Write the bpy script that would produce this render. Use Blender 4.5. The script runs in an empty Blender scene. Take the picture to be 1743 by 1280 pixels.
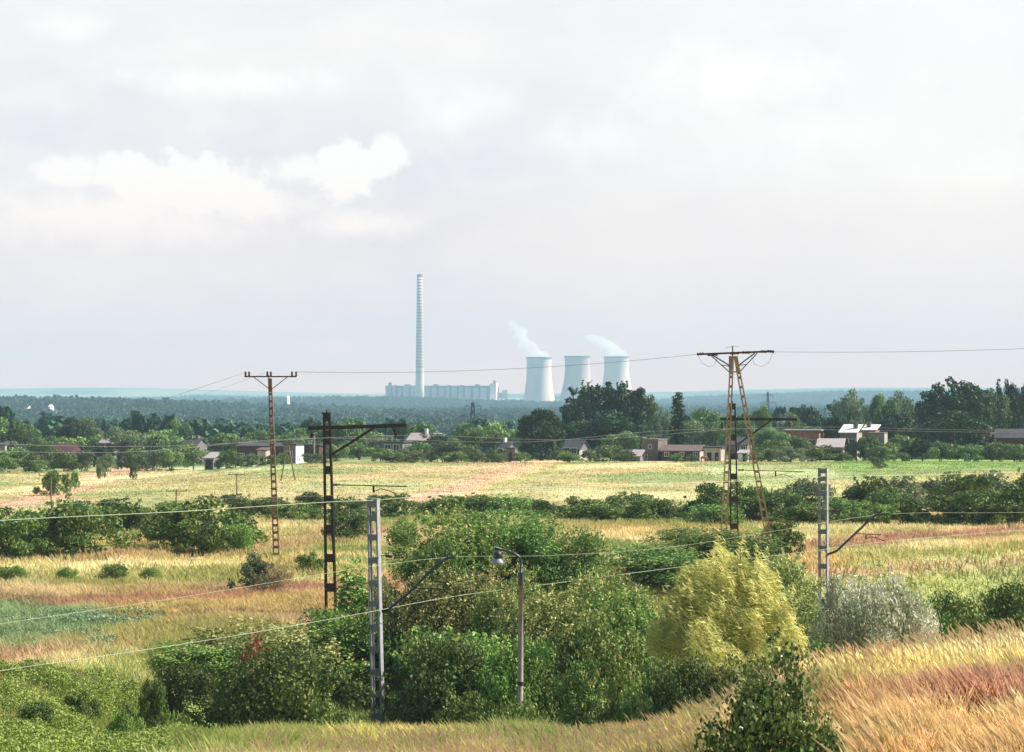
import bpy, math, random
import numpy as np
from mathutils import Vector, Matrix

# ------------------------------------------------------------------ camera, sky, sun, exposure
F = 3931.0                      # focal length in pixels of the 1743 px wide photograph
CX, HY, CAMZ = 871.5, 668.0, 16.0
scene = bpy.context.scene
C = scene.collection

cam_d = bpy.data.cameras.new('camera'); cam = bpy.data.objects.new('camera', cam_d); C.objects.link(cam)
cam_d.sensor_width = 36.0; cam_d.lens = F / 1743.0 * 36.0
cam_d.shift_y = 28.0 / 1743.0
cam_d.clip_start = 1.0; cam_d.clip_end = 60000.0
cam.location = (0, 0, CAMZ); cam.rotation_euler = (math.radians(90), 0, 0)
scene.camera = cam

scene.view_settings.view_transform = 'Standard'
scene.view_settings.look = 'None'
scene.view_settings.gamma = 1.0
scene.view_settings.use_curve_mapping = False
EXPO = 1.0
scene.view_settings.exposure = EXPO
scene.cycles.volume_bounces = 2
scene.cycles.max_bounces = 6
scene.cycles.transparent_max_bounces = 8

SUN_EL, SUN_AZ = math.radians(43), math.radians(13)     # azimuth measured from +X towards +Y
D = Vector((math.cos(SUN_EL) * math.cos(SUN_AZ), math.cos(SUN_EL) * math.sin(SUN_AZ), math.sin(SUN_EL)))
sd = bpy.data.lights.new('sun', 'SUN'); sun = bpy.data.objects.new('sun', sd); C.objects.link(sun)
sd.energy = 5.0; sd.angle = math.radians(0.6); sd.color = (1.0, 0.93, 0.82)
sun.rotation_euler = D.to_track_quat('Z', 'Y').to_euler()

world = bpy.data.worlds.new('World'); scene.world = world; world.use_nodes = True
wt = world.node_tree; wt.nodes.clear()
def wn(t, **k):
    n = wt.nodes.new(t)
    for a, b in k.items(): setattr(n, a, b)
    return n
def wlink(a, b): wt.links.new(a, b)
def wmath(op, a, b=None, c=None, clamp=False):
    n = wn('ShaderNodeMath', operation=op); n.use_clamp = clamp
    for i, v in enumerate((a, b, c)):
        if v is None: continue
        if isinstance(v, (int, float)): n.inputs[i].default_value = v
        else: wlink(v, n.inputs[i])
    return n.outputs[0]
def wmix(f, a, b):
    n = wn('ShaderNodeMix', data_type='RGBA')
    for i, v in ((0, f), (6, a), (7, b)):
        if isinstance(v, (int, float, tuple)): n.inputs[i].default_value = v
        else: wlink(v, n.inputs[i])
    return n.outputs[2]
sky = wn('ShaderNodeTexSky', sky_type='NISHITA', sun_disc=False)
sky.sun_elevation = SUN_EL; sky.sun_rotation = math.pi / 2 - SUN_AZ
tc = wn('ShaderNodeTexCoord')
sep = wn('ShaderNodeSeparateXYZ'); wlink(tc.outputs['Generated'], sep.inputs[0])
az = wmath('ARCTAN2', sep.outputs[0], sep.outputs[1])       # azimuth and elevation of the looked-at piece of sky
el = wmath('ARCSINE', sep.outputs[2])
def wnoise(sx, sy, scale, detail=6, rough=.55, dist=0.0, off=0.0):
    cmb = wn('ShaderNodeCombineXYZ')
    wlink(wmath('MULTIPLY', az, sx), cmb.inputs[0]); wlink(wmath('MULTIPLY', el, sy), cmb.inputs[1]); cmb.inputs[2].default_value = off
    n = wn('ShaderNodeTexNoise'); n.inputs['Scale'].default_value = scale
    n.inputs['Detail'].default_value = detail; n.inputs['Roughness'].default_value = rough
    n.inputs['Distortion'].default_value = dist
    wlink(cmb.outputs[0], n.inputs['Vector']); return n.outputs['Fac']
n_big = wnoise(1, 2.6, 9, 5, .5, 0.2, 3.1)
n_mid = wnoise(1, 1.6, 34, 8, .6, 0.3, 7.7)
n_puff = wnoise(1, 1.15, 60, 8, .58, 0.0, 1.3)
def blob(px, py, rx, ry, soft=0.5, hard_top=True):
    a0 = (px - CX) / F; e0 = (HY - py) / F
    dx = wmath('DIVIDE', wmath('SUBTRACT', az, a0), rx / F)
    dy = wmath('DIVIDE', wmath('SUBTRACT', el, e0), ry / F)
    r = wmath('SQRT', wmath('ADD', wmath('MULTIPLY', dx, dx), wmath('MULTIPLY', dy, dy)))
    r = wmath('ADD', r, wmath('MULTIPLY', wmath('SUBTRACT', n_puff, 0.5), -1.9))
    return wmath('DIVIDE', wmath('SUBTRACT', 1.0, r), soft, clamp=True)
puffs = None
for (bx, by, brx, bry, sf) in ((180, 372, 290, 62, .7), (235, 305, 85, 45, .2), (340, 322, 110, 60, .2), (130, 300, 70, 34, .5), (430, 352, 110, 40, .5), (150, 365, 420, 75, 1.6), (1480, 240, 420, 130, 1.8),
                               (590, 290, 70, 52, .2), (665, 262, 48, 40, .3), (520, 290, 60, 34, .5), (770, 190, 110, 90, 1.4), (620, 385, 130, 30, .8), (1020, 245, 120, 55, 1.3), (1250, 150, 230, 95, 1.0),
                               (1400, 230, 300, 90, 1.2), (400, 150, 220, 36, 1.0), (130, 60, 90, 30, 1.5), (1650, 300, 200, 70, 1.0), (-250, 300, 200, 70, .4), (2000, 260, 240, 90, .5)):
    b = blob(bx, by, brx, bry, sf)
    puffs = b if puffs is None else wmath('MAXIMUM', puffs, b)
k = 10.0 * 2 ** (-EXPO)
def kc(r, g, b): return (r * k * 1.11, g * k * 1.15, b * k * 1.105, 1)
gapmix = wmath('MULTIPLY', wmath('SUBTRACT', n_big, 0.30), 2.6, clamp=True)
grey = wmix(gapmix, kc(.75, .745, .84), kc(.885, .87, .895))
rightness = wmath('DIVIDE', wmath('ADD', az, 0.03), 0.20, clamp=True)
grey = wmix(wmath('MULTIPLY', rightness, .62), grey, kc(.955, .955, .985))
mid = wmath('MULTIPLY', wmath('SUBTRACT', n_mid, 0.46), 2.2, clamp=True)
grey = wmix(wmath('MULTIPLY', mid, .65), grey, kc(.95, .945, .975))
cloudc = wmix(puffs, grey, kc(.985, .98, 1.01))
# warm tint painted into the low sky to offset the blue haze
wr = wn('ShaderNodeValToRGB'); wlink(wmath('MULTIPLY', el, 5.0), wr.inputs[0]); e_ = wr.color_ramp.elements
e_[0].position = .03; e_[0].color = (.66, .290, .165, 1); e_[1].position = .9; e_[1].color = (.475, .435, .428, 1)
for p_, c_ in ((.12, (.62, .308, .200, 1)), (.25, (.535, .380, .322, 1)), (.5, (.485, .425, .398, 1))):
    x_ = e_.new(p_); x_.color = c_
tint = wn('ShaderNodeVectorMath', operation='MULTIPLY'); wlink(cloudc, tint.inputs[0]); wlink(wr.outputs[0], tint.inputs[1])
sc2 = wn('ShaderNodeVectorMath', operation='SCALE'); wlink(tint.outputs[0], sc2.inputs[0]); sc2.inputs['Scale'].default_value = 2.2
cloudc = sc2.outputs[0]
# the cloud field lies low over the horizon ahead; higher up the sky opens to blue
open_ = wmath('DIVIDE', wmath('SUBTRACT', wmath('ADD', el, wmath('MULTIPLY', n_big, .12)), 0.27), 0.16, clamp=True)
side = wmath('DIVIDE', wmath('SUBTRACT', wmath('ABSOLUTE', az), 0.9), 0.5, clamp=True)
open_ = wmath('MAXIMUM', open_, wmath('MULTIPLY', side, .85))
sk = wn('ShaderNodeVectorMath', operation='SCALE'); wlink(sky.outputs[0], sk.inputs[0]); sk.inputs['Scale'].default_value = .6   # strength 0.06
final = wmix(open_, cloudc, sk.outputs[0])
bg = wn('ShaderNodeBackground'); bg.inputs['Strength'].default_value = 0.1
wlink(final, bg.inputs['Color'])
wo = wn('ShaderNodeOutputWorld'); wlink(bg.outputs[0], wo.inputs['Surface'])

# ------------------------------------------------------------------ helpers
def vnoise(x, y, s, seed=0):
    """smooth value noise, vectorised, 0..1"""
    x = np.asarray(x, float) / s + seed * 17.31; y = np.asarray(y, float) / s + seed * 5.77
    xi = np.floor(x); yi = np.floor(y); fx = x - xi; fy = y - yi
    fx = fx * fx * (3 - 2 * fx); fy = fy * fy * (3 - 2 * fy)
    def h(a, b):
        v = np.sin(a * 127.1 + b * 311.7 + seed * 74.7) * 43758.5453
        return v - np.floor(v)
    return (h(xi, yi) * (1 - fx) + h(xi + 1, yi) * fx) * (1 - fy) + (h(xi, yi + 1) * (1 - fx) + h(xi + 1, yi + 1) * fx) * fy
def fnoise(x, y, s, seed=0):
    return vnoise(x, y, s, seed) * .55 + vnoise(x, y, s / 2.3, seed + 1) * .3 + vnoise(x, y, s / 5.1, seed + 2) * .15
def sstep(a, b, x):
    t = np.clip((np.asarray(x, float) - a) / (b - a), 0, 1); return t * t * (3 - 2 * t)
def mixf(a, b, t): return a * (1 - t) + b * t

def H(X, Y):
    """height of the ground"""
    X = np.asarray(X, float); Y = np.asarray(Y, float)
    near = np.interp(X, [-40, -12, -5, 2, 4.6, 7.4, 12.2, 40], [6.8, 6.8, 6.6, 6.6, 7.3, 9.2, 10.0, 10.5])
    far = np.interp(Y, [130, 185, 215, 240, 300, 345, 380, 460, 600, 900, 1200, 2500, 3500, 5600, 7500, 9500, 14000],
                    [5, 5, 4.4, 4.2, 4.9, 5.3, 4.6, 3.8, -1, -13, -16, -17, -20, -21, -8, 8, 16])
    z = mixf(near, far, sstep(50, 80, Y + (fnoise(X, Y, 9, 4) - .5) * 3))
    s = np.abs(Y - (96 + (X + 5.8) * 1.2)) / 1.56
    sg = (Y - (96 + (X + 5.8) * 1.2)) / 1.56          # signed: the railway lies in a shallow cutting, low ground on its near side
    cut = np.where(sg > 0, 1 - sstep(3, 11, sg), 1.0) * sstep(66, 84, Y)
    z = z - 3.3 * cut * sstep(-18, -11, X) * (1 - sstep(60, 90, X))
    z = z - 1.4 * sstep(25, 55, -X) * sstep(240, 330, Y) * (1 - sstep(500, 800, Y))
    z = z + (fnoise(X, Y, 14, 9) - .5) * .5 * sstep(70, 95, Y)
    # wooded rise on the left, ridge behind it, hills on the right
    z = z + 15 * np.exp(-((X + 560) / 330) ** 2 - ((Y - 2600) / 500) ** 2)
    z = z + 17 * np.exp(-((X + 330) / 400) ** 2 - ((Y - 4700) / 500) ** 2)
    z = z + 24 * sstep(250, 1000, X - (Y - 6200) * .1) * np.exp(-((Y - 6500) / 900) ** 2)
    z = z + 26 * sstep(300, 1800, np.abs(X + 200)) * sstep(6500, 9500, Y) * (0.6 + .6 * vnoise(X, Y, 1500, 3))
    return z
def h1(x, y): return float(H(x, y))

def P(px, py, d): return Vector(((px - CX) / F * d, d, CAMZ - (py - HY) / F * d))
def PG(px, d):
    x = (px - CX) / F * d
    return Vector((x, d, h1(x, d)))

def newmesh(name, verts, faces, mat=None, parent=None, smooth=False, tint=None, col=None, loc=None):
    verts = np.asarray(verts, dtype=np.float32).reshape(-1, 3)
    me = bpy.data.meshes.new(name)
    if isinstance(faces, np.ndarray):
        nf, k_ = faces.shape
        me.vertices.add(len(verts)); me.vertices.foreach_set('co', verts.ravel())
        me.loops.add(nf * k_); me.loops.foreach_set('vertex_index', faces.astype(np.int32).ravel())
        me.polygons.add(nf); me.polygons.foreach_set('loop_start', (np.arange(nf) * k_).astype(np.int32))
        me.polygons.foreach_set('loop_total', np.full(nf, k_, dtype=np.int32))
        me.update(calc_edges=True)
    else:
        me.from_pydata(verts.tolist(), [], faces); me.update()
    if tint is not None:
        a = me.attributes.new('tint', 'FLOAT', 'FACE'); a.data.foreach_set('value', np.asarray(tint, dtype=np.float32))
    if col is not None:
        col = np.asarray(col, dtype=np.float32)
        dom = 'POINT' if len(col) == len(verts) else 'FACE'
        a = me.attributes.new('col', 'FLOAT_COLOR', dom)
        c4 = np.ones((len(col), 4), dtype=np.float32); c4[:, :3] = col
        a.data.foreach_set('color', c4.ravel())
    if smooth: me.polygons.foreach_set('use_smooth', np.ones(len(me.polygons), dtype=bool))
    if mat: me.materials.append(mat)
    o = bpy.data.objects.new(name, me); C.objects.link(o)
    if parent: o.parent = parent
    if loc is not None: o.location = loc
    return o

class MB:
    """collects boxes, bars, tubes, lathes into one mesh"""
    def __init__(s): s.v = []; s.f = []
    def add(s, vs, fs):
        o = len(s.v); s.v += [tuple(v) for v in vs]; s.f += [tuple(i + o for i in f) for f in fs]; return s
    def box(s, a, b):
        x0, y0, z0 = a; x1, y1, z1 = b
        return s.add([(x0, y0, z0), (x1, y0, z0), (x1, y1, z0), (x0, y1, z0), (x0, y0, z1), (x1, y0, z1), (x1, y1, z1), (x0, y1, z1)],
                     [(0, 3, 2, 1), (4, 5, 6, 7), (0, 1, 5, 4), (1, 2, 6, 5), (2, 3, 7, 6), (3, 0, 4, 7)])
    def bar(s, p, q, w, t=None, up=(0, 0, 1)):
        p = Vector(p); q = Vector(q); t = t or w
        d = (q - p).normalized(); u = Vector(up)
        if abs(d.dot(u)) > .98: u = Vector((0, 1, 0))
        a = d.cross(u).normalized(); b = d.cross(a).normalized()
        vs = [e + a * (i * w / 2) + b * (j * t / 2) for e in (p, q) for i, j in ((-1, -1), (1, -1), (1, 1), (-1, 1))]
        return s.add(vs, [(0, 1, 2, 3), (7, 6, 5, 4), (0, 4, 5, 1), (1, 5, 6, 2), (2, 6, 7, 3), (3, 7, 4, 0)])
    def tube(s, pts, r, n=8):
        pts = [Vector(p) for p in pts]; m = len(pts)
        if not isinstance(r, (list, tuple)): r = [r] * m
        vs = []; fs = []
        for i, p in enumerate(pts):
            d = (pts[min(i + 1, m - 1)] - pts[max(i - 1, 0)]).normalized()
            u = Vector((0, 0, 1)) if abs(d.z) < .9 else Vector((0, 1, 0))
            a = d.cross(u).normalized(); b = d.cross(a).normalized()
            for k_ in range(n):
                t = 2 * math.pi * k_ / n
                vs.append(p + (a * math.cos(t) + b * math.sin(t)) * r[i])
        for i in range(m - 1):
            for k_ in range(n):
                fs.append((i * n + k_, i * n + (k_ + 1) % n, (i + 1) * n + (k_ + 1) % n, (i + 1) * n + k_))
        fs.append(tuple(range(n))); fs.append(tuple((m - 1) * n + k_ for k_ in reversed(range(n))))
        return s.add(vs, fs)
    def lathe(s, prof, n=24, o=(0, 0, 0), closed=False):
        vs = []; fs = []; m = len(prof)
        for (r, z) in prof:
            for k_ in range(n):
                t = 2 * math.pi * k_ / n; vs.append((o[0] + r * math.cos(t), o[1] + r * math.sin(t), o[2] + z))
        for i in range(m if closed else m - 1):
            j = (i + 1) % m
            for k_ in range(n): fs.append((i * n + k_, i * n + (k_ + 1) % n, j * n + (k_ + 1) % n, j * n + k_))
        if not closed:
            if prof[0][0] > .001: fs.append(tuple(reversed(range(n))))
            if prof[-1][0] > .001: fs.append(tuple((m - 1) * n + k_ for k_ in range(n)))
        return s.add(vs, fs)
    def build(s, name, mat, parent=None, smooth=False, loc=None):
        return newmesh(name, s.v, s.f, mat, parent, smooth, loc=loc)

def tag(o, label=None, cat=None, group=None, kind=None):
    if label: o['label'] = label
    if cat: o['category'] = cat
    if group: o['group'] = group
    if kind: o['kind'] = kind
    return o
def thing(name, loc, label, cat, group=None, rz=0):
    o = bpy.data.objects.new(name, None); C.objects.link(o); o.empty_display_size = .3
    o.location = loc; o.rotation_euler = (0, 0, rz)
    return tag(o, label, cat, group)

# ------------------------------------------------------------------ materials
def mat_new(name):
    m = bpy.data.materials.new(name); m.use_nodes = True
    return m, m.node_tree, m.node_tree.nodes['Principled BSDF']
def simple(name, c, rough=.8, var=.25, scale=3.0, metal=0, bump=.2, c2=None, stretch=(1, 1, 1)):
    m, t, b = mat_new(name)
    b.inputs['Roughness'].default_value = rough; b.inputs['Metallic'].default_value = metal
    b.inputs['Specular IOR Level'].default_value = .3
    tc = t.nodes.new('ShaderNodeTexCoord'); mp = t.nodes.new('ShaderNodeMapping'); mp.inputs['Scale'].default_value = stretch
    t.links.new(tc.outputs['Object'], mp.inputs['Vector'])
    n = t.nodes.new('ShaderNodeTexNoise'); n.inputs['Scale'].default_value = scale; n.inputs['Detail'].default_value = 8; n.inputs['Roughness'].default_value = .65
    t.links.new(mp.outputs[0], n.inputs['Vector'])
    r = t.nodes.new('ShaderNodeValToRGB'); r.color_ramp.elements[0].position = .3; r.color_ramp.elements[1].position = .7
    lo = c2 or tuple(x * (1 - var) for x in c); hi = tuple(min(1, x * (1 + var * .6)) for x in c)
    r.color_ramp.elements[0].color = (*lo, 1); r.color_ramp.elements[1].color = (*hi, 1)
    t.links.new(n.outputs['Fac'], r.inputs['Fac']); t.links.new(r.outputs[0], b.inputs['Base Color'])
    if bump:
        bp = t.nodes.new('ShaderNodeBump'); bp.inputs['Strength'].default_value = bump; bp.inputs['Distance'].default_value = .05
        t.links.new(n.outputs['Fac'], bp.inputs['Height']); t.links.new(bp.outputs[0], b.inputs['Normal'])
    return m
def foliage(name, dark, mid, light, trans=.17, rough=.55, objvar=.35, accent=None, acc_at=.97):
    m, t, b = mat_new(name)
    at = t.nodes.new('ShaderNodeAttribute'); at.attribute_name = 'tint'
    oi = t.nodes.new('ShaderNodeObjectInfo')
    r = t.nodes.new('ShaderNodeValToRGB'); e = r.color_ramp.elements
    e[0].position = 0.1; e[0].color = (*dark, 1); e[1].position = .9; e[1].color = (*light, 1)
    x = e.new(.5); x.color = (*mid, 1)
    if accent: x = e.new(acc_at); x.color = (*accent, 1)
    t.links.new(at.outputs['Fac'], r.inputs['Fac'])
    hs = t.nodes.new('ShaderNodeHueSaturation')
    def rng(sock, lo, hi):
        mr = t.nodes.new('ShaderNodeMapRange'); mr.inputs['To Min'].default_value = lo; mr.inputs['To Max'].default_value = hi
        t.links.new(sock, mr.inputs['Value']); return mr.outputs[0]
    t.links.new(rng(oi.outputs['Random'], .485, .515), hs.inputs['Hue'])
    t.links.new(rng(oi.outputs['Random'], 1 - objvar, 1 + objvar), hs.inputs['Value'])
    t.links.new(r.outputs[0], hs.inputs['Color'])
    b.inputs['Roughness'].default_value = rough; b.inputs['Specular IOR Level'].default_value = .15
    t.links.new(hs.outputs[0], b.inputs['Base Color'])
    tr = t.nodes.new('ShaderNodeBsdfTranslucent')
    t.links.new(hs.outputs[0], tr.inputs['Color'])
    mx = t.nodes.new('ShaderNodeMixShader'); mx.inputs[0].default_value = trans
    t.links.new(b.outputs[0], mx.inputs[1]); t.links.new(tr.outputs[0], mx.inputs[2])
    t.links.new(mx.outputs[0], t.nodes['Material Output'].inputs['Surface'])
    return m
def colmat(name, nscale=(2.0, .4), amp=.35, rough=.9, trans=0, bump=.4):
    m, t, b = mat_new(name)
    at = t.nodes.new('ShaderNodeAttribute'); at.attribute_name = 'col'
    g = t.nodes.new('ShaderNodeNewGeometry')
    val = None
    for s in nscale:
        n = t.nodes.new('ShaderNodeTexNoise'); n.inputs['Scale'].default_value = s; n.inputs['Detail'].default_value = 8; n.inputs['Roughness'].default_value = .7
        t.links.new(g.outputs['Position'], n.inputs['Vector'])
        mr = t.nodes.new('ShaderNodeMapRange'); mr.inputs['From Min'].default_value = .3; mr.inputs['From Max'].default_value = .7
        mr.inputs['To Min'].default_value = 1 - amp; mr.inputs['To Max'].default_value = 1 + amp
        t.links.new(n.outputs['Fac'], mr.inputs['Value'])
        if val is None: val = mr.outputs[0]
        else:
            q = t.nodes.new('ShaderNodeMath'); q.operation = 'MULTIPLY'; t.links.new(val, q.inputs[0]); t.links.new(mr.outputs[0], q.inputs[1]); val = q.outputs[0]
    hs = t.nodes.new('ShaderNodeHueSaturation'); t.links.new(at.outputs['Color'], hs.inputs['Color']); t.links.new(val, hs.inputs['Value'])
    t.links.new(hs.outputs[0], b.inputs['Base Color'])
    b.inputs['Roughness'].default_value = rough; b.inputs['Specular IOR Level'].default_value = .15
    if bump:
        bp = t.nodes.new('ShaderNodeBump'); bp.inputs['Strength'].default_value = bump; bp.inputs['Distance'].default_value = .2
        t.links.new(val, bp.inputs['Height']); t.links.new(bp.outputs[0], b.inputs['Normal'])
    if trans:
        tr = t.nodes.new('ShaderNodeBsdfTranslucent'); t.links.new(hs.outputs[0], tr.inputs['Color'])
        mx = t.nodes.new('ShaderNodeMixShader'); mx.inputs[0].default_value = trans
        t.links.new(b.outputs[0], mx.inputs[1]); t.links.new(tr.outputs[0], mx.inputs[2])
        t.links.new(mx.outputs[0], t.nodes['Material Output'].inputs['Surface'])
    return m

M = dict(
    black_steel=simple('blackened_steel', (.022, .016, .015), .6, .5, 4, c2=(.05, .022, .014)),
    rust=simple('rusty_steel', (.10, .035, .025), .8, .5, 6),
    grey_steel=simple('grey_painted_steel', (.38, .37, .39), .6, .15, 5, c2=(.25, .24, .25)),
    dark_grey=simple('grey_painted_batten', (.19, .20, .21), .6, .2, 5),
    tube_grey=simple('grey_tube', (.07, .08, .10), .6, .3, 5),
    conc_tan=simple('weathered_tan_concrete', (.42, .30, .19), .85, .4, 2.5, c2=(.20, .11, .06)),
    conc_brown=simple('weathered_brown_concrete', (.24, .15, .09), .85, .5, 2.5, c2=(.07, .035, .025)),
    conc_grey=simple('grey_concrete', (.34, .29, .25), .85, .3, 3),
    insul=simple('brown_porcelain', (.045, .016, .012), .3, .3, 4, bump=0),
    wire_pale=simple('pale_wire', (.42, .45, .30), .5, .1, 2, bump=0),
    wire_dark=simple('dark_wire', (.16, .14, .15), .5, .1, 2, bump=0),
    lamp_dark=simple('dark_lamp_housing', (.05, .05, .06), .4, .2, 5),
    lamp_shade=simple('enamel_shade', (.30, .30, .34), .35, .2, 5),
    lamp_glass=simple('frosted_glass', (.75, .72, .68), .3, .1, 5),
    bark=simple('bark', (.07, .05, .035), .9, .4, 8, stretch=(1, 1, .2)),
    chimney=simple('chimney_concrete', (.74, .60, .50), .8, .12, .02),
    ring=simple('chimney_gallery', (.34, .22, .20), .8, .2, .1),
    cool=simple('cooling_tower_concrete', (.70, .60, .48), .85, .12, .03, bump=0, stretch=(1, 1, .25)),
    cool2=simple('darker_tower_concrete', (.52, .42, .36), .85, .14, .03, bump=0, stretch=(1, 1, .25)),
    rim=simple('tower_rim_concrete', (.22, .22, .26), .85, .12, .05, bump=0),
    plant_a=simple('plant_cladding_pale', (.42, .40, .40), .8, .12, .05, bump=0),
    plant_b=simple('plant_cladding_dark', (.10, .11, .14), .8, .2, .05, bump=0),
    plant_w=simple('plant_white_wall', (.80, .72, .64), .8, .08, .05, bump=0),
    brick=simple('orange_brick', (.38, .15, .10), .9, .3, 1.5),
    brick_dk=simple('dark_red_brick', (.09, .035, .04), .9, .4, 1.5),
    brick_pale=simple('pale_brick', (.17, .13, .12), .9, .3, 1.5),
    plaster=simple('grey_plaster', (.17, .155, .17), .9, .25, 1.0),
    plaster_w=simple('pale_plaster', (.40, .34, .31), .9, .2, 1.0),
    white=simple('white_paint', (.82, .80, .78), .7, .08, 1.0),
    white_roof=simple('white_sheet_roof', (.70, .69, .71), .5, .05, 1.0),
    roof_dk=simple('tar_roof', (.055, .055, .065), .9, .4, 1.0),
    roof_br=simple('reddish_old_roof', (.13, .09, .085), .9, .4, 1.0),
    roof_gr=simple('grey_fibre_roof', (.33, .29, .29), .9, .2, 1.0),
    glass=simple('window_dark_glass', (.03, .035, .045), .15, .2, 1.0, bump=0),
    frame=simple('window_frame_paint', (.60, .60, .58), .6, .1, 2.0, bump=0),
    dark=simple('dark_opening', (.02, .02, .025), .9, .2, 2.0, bump=0),
    cow=simple('brown_hide', (.24, .09, .05), .8, .3, 3.0, bump=0),
    cow2=simple('dark_brown_hide', (.07, .045, .025), .8, .3, 3.0, bump=0),
    stone=simple('pale_concrete_block', (.55, .50, .48), .9, .2, 2.0),
)
FG = (.022, .045, .012); 
M.update(
    f_near=foliage('leaves_near', (.035, .080, .016), (.11, .20, .04), (.32, .40, .11), accent=(.50, .22, .10), acc_at=.992),
    f_olive=foliage('leaves_olive', (.07, .11, .022), (.21, .25, .07), (.50, .48, .19)),
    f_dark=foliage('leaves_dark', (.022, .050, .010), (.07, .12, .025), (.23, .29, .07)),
    f_bright=foliage('leaves_bright', (.05, .10, .02), (.12, .21, .04), (.26, .36, .09)),
    f_willow=foliage('willow_leaves', (.13, .16, .035), (.48, .47, .14), (.86, .76, .32), trans=.28, objvar=.1),
    f_silver=foliage('silver_willow_leaves', (.08, .13, .05), (.34, .37, .22), (.88, .84, .68), objvar=.1),
    f_glossy=foliage('glossy_leaves', (.02, .045, .010), (.07, .12, .03), (.30, .32, .10), rough=.3, trans=.15, objvar=.1, accent=(.62, .56, .32), acc_at=.97),
    f_mid=foliage('leaves_mid', (.035, .075, .018), (.095, .17, .04), (.24, .32, .09)),
    f_village=foliage('leaves_village', (.028, .065, .022), (.095, .16, .045), (.25, .31, .10)),
    f_poplar=foliage('leaves_poplar', (.010, .028, .016), (.024, .055, .024), (.06, .10, .035), objvar=.15),
    f_pale=foliage('leaves_pale', (.05, .09, .04), (.12, .17, .08), (.24, .27, .14)),
    f_red=foliage('reddish_leaves', (.10, .06, .02), (.28, .13, .05), (.50, .22, .12), objvar=.1), f_brown=foliage('brown_leaves', (.10, .08, .04), (.26, .19, .09), (.42, .33, .19), objvar=.1),
    f_reed=foliage('reed_leaves', (.14, .24, .12), (.24, .36, .19), (.38, .48, .28), objvar=.1),
    f_weed=foliage('weed_leaves', (.07, .13, .025), (.20, .29, .055), (.42, .48, .12)),
    f_forest=foliage('forest_leaves', (.012, .045, .03), (.03, .085, .05), (.07, .15, .075), objvar=.35, trans=.15),
    twig=simple('brown_twigs', (.22, .13, .08), .9, .3, 5),
    ground=colmat('ground', (1.2, .12), .30), grass=colmat('grass_blades', (.8, .15), .25, .8, .5, 0),
    far_ground=colmat('far', (.01, .002), .2, .95, 0, 0),
)

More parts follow.
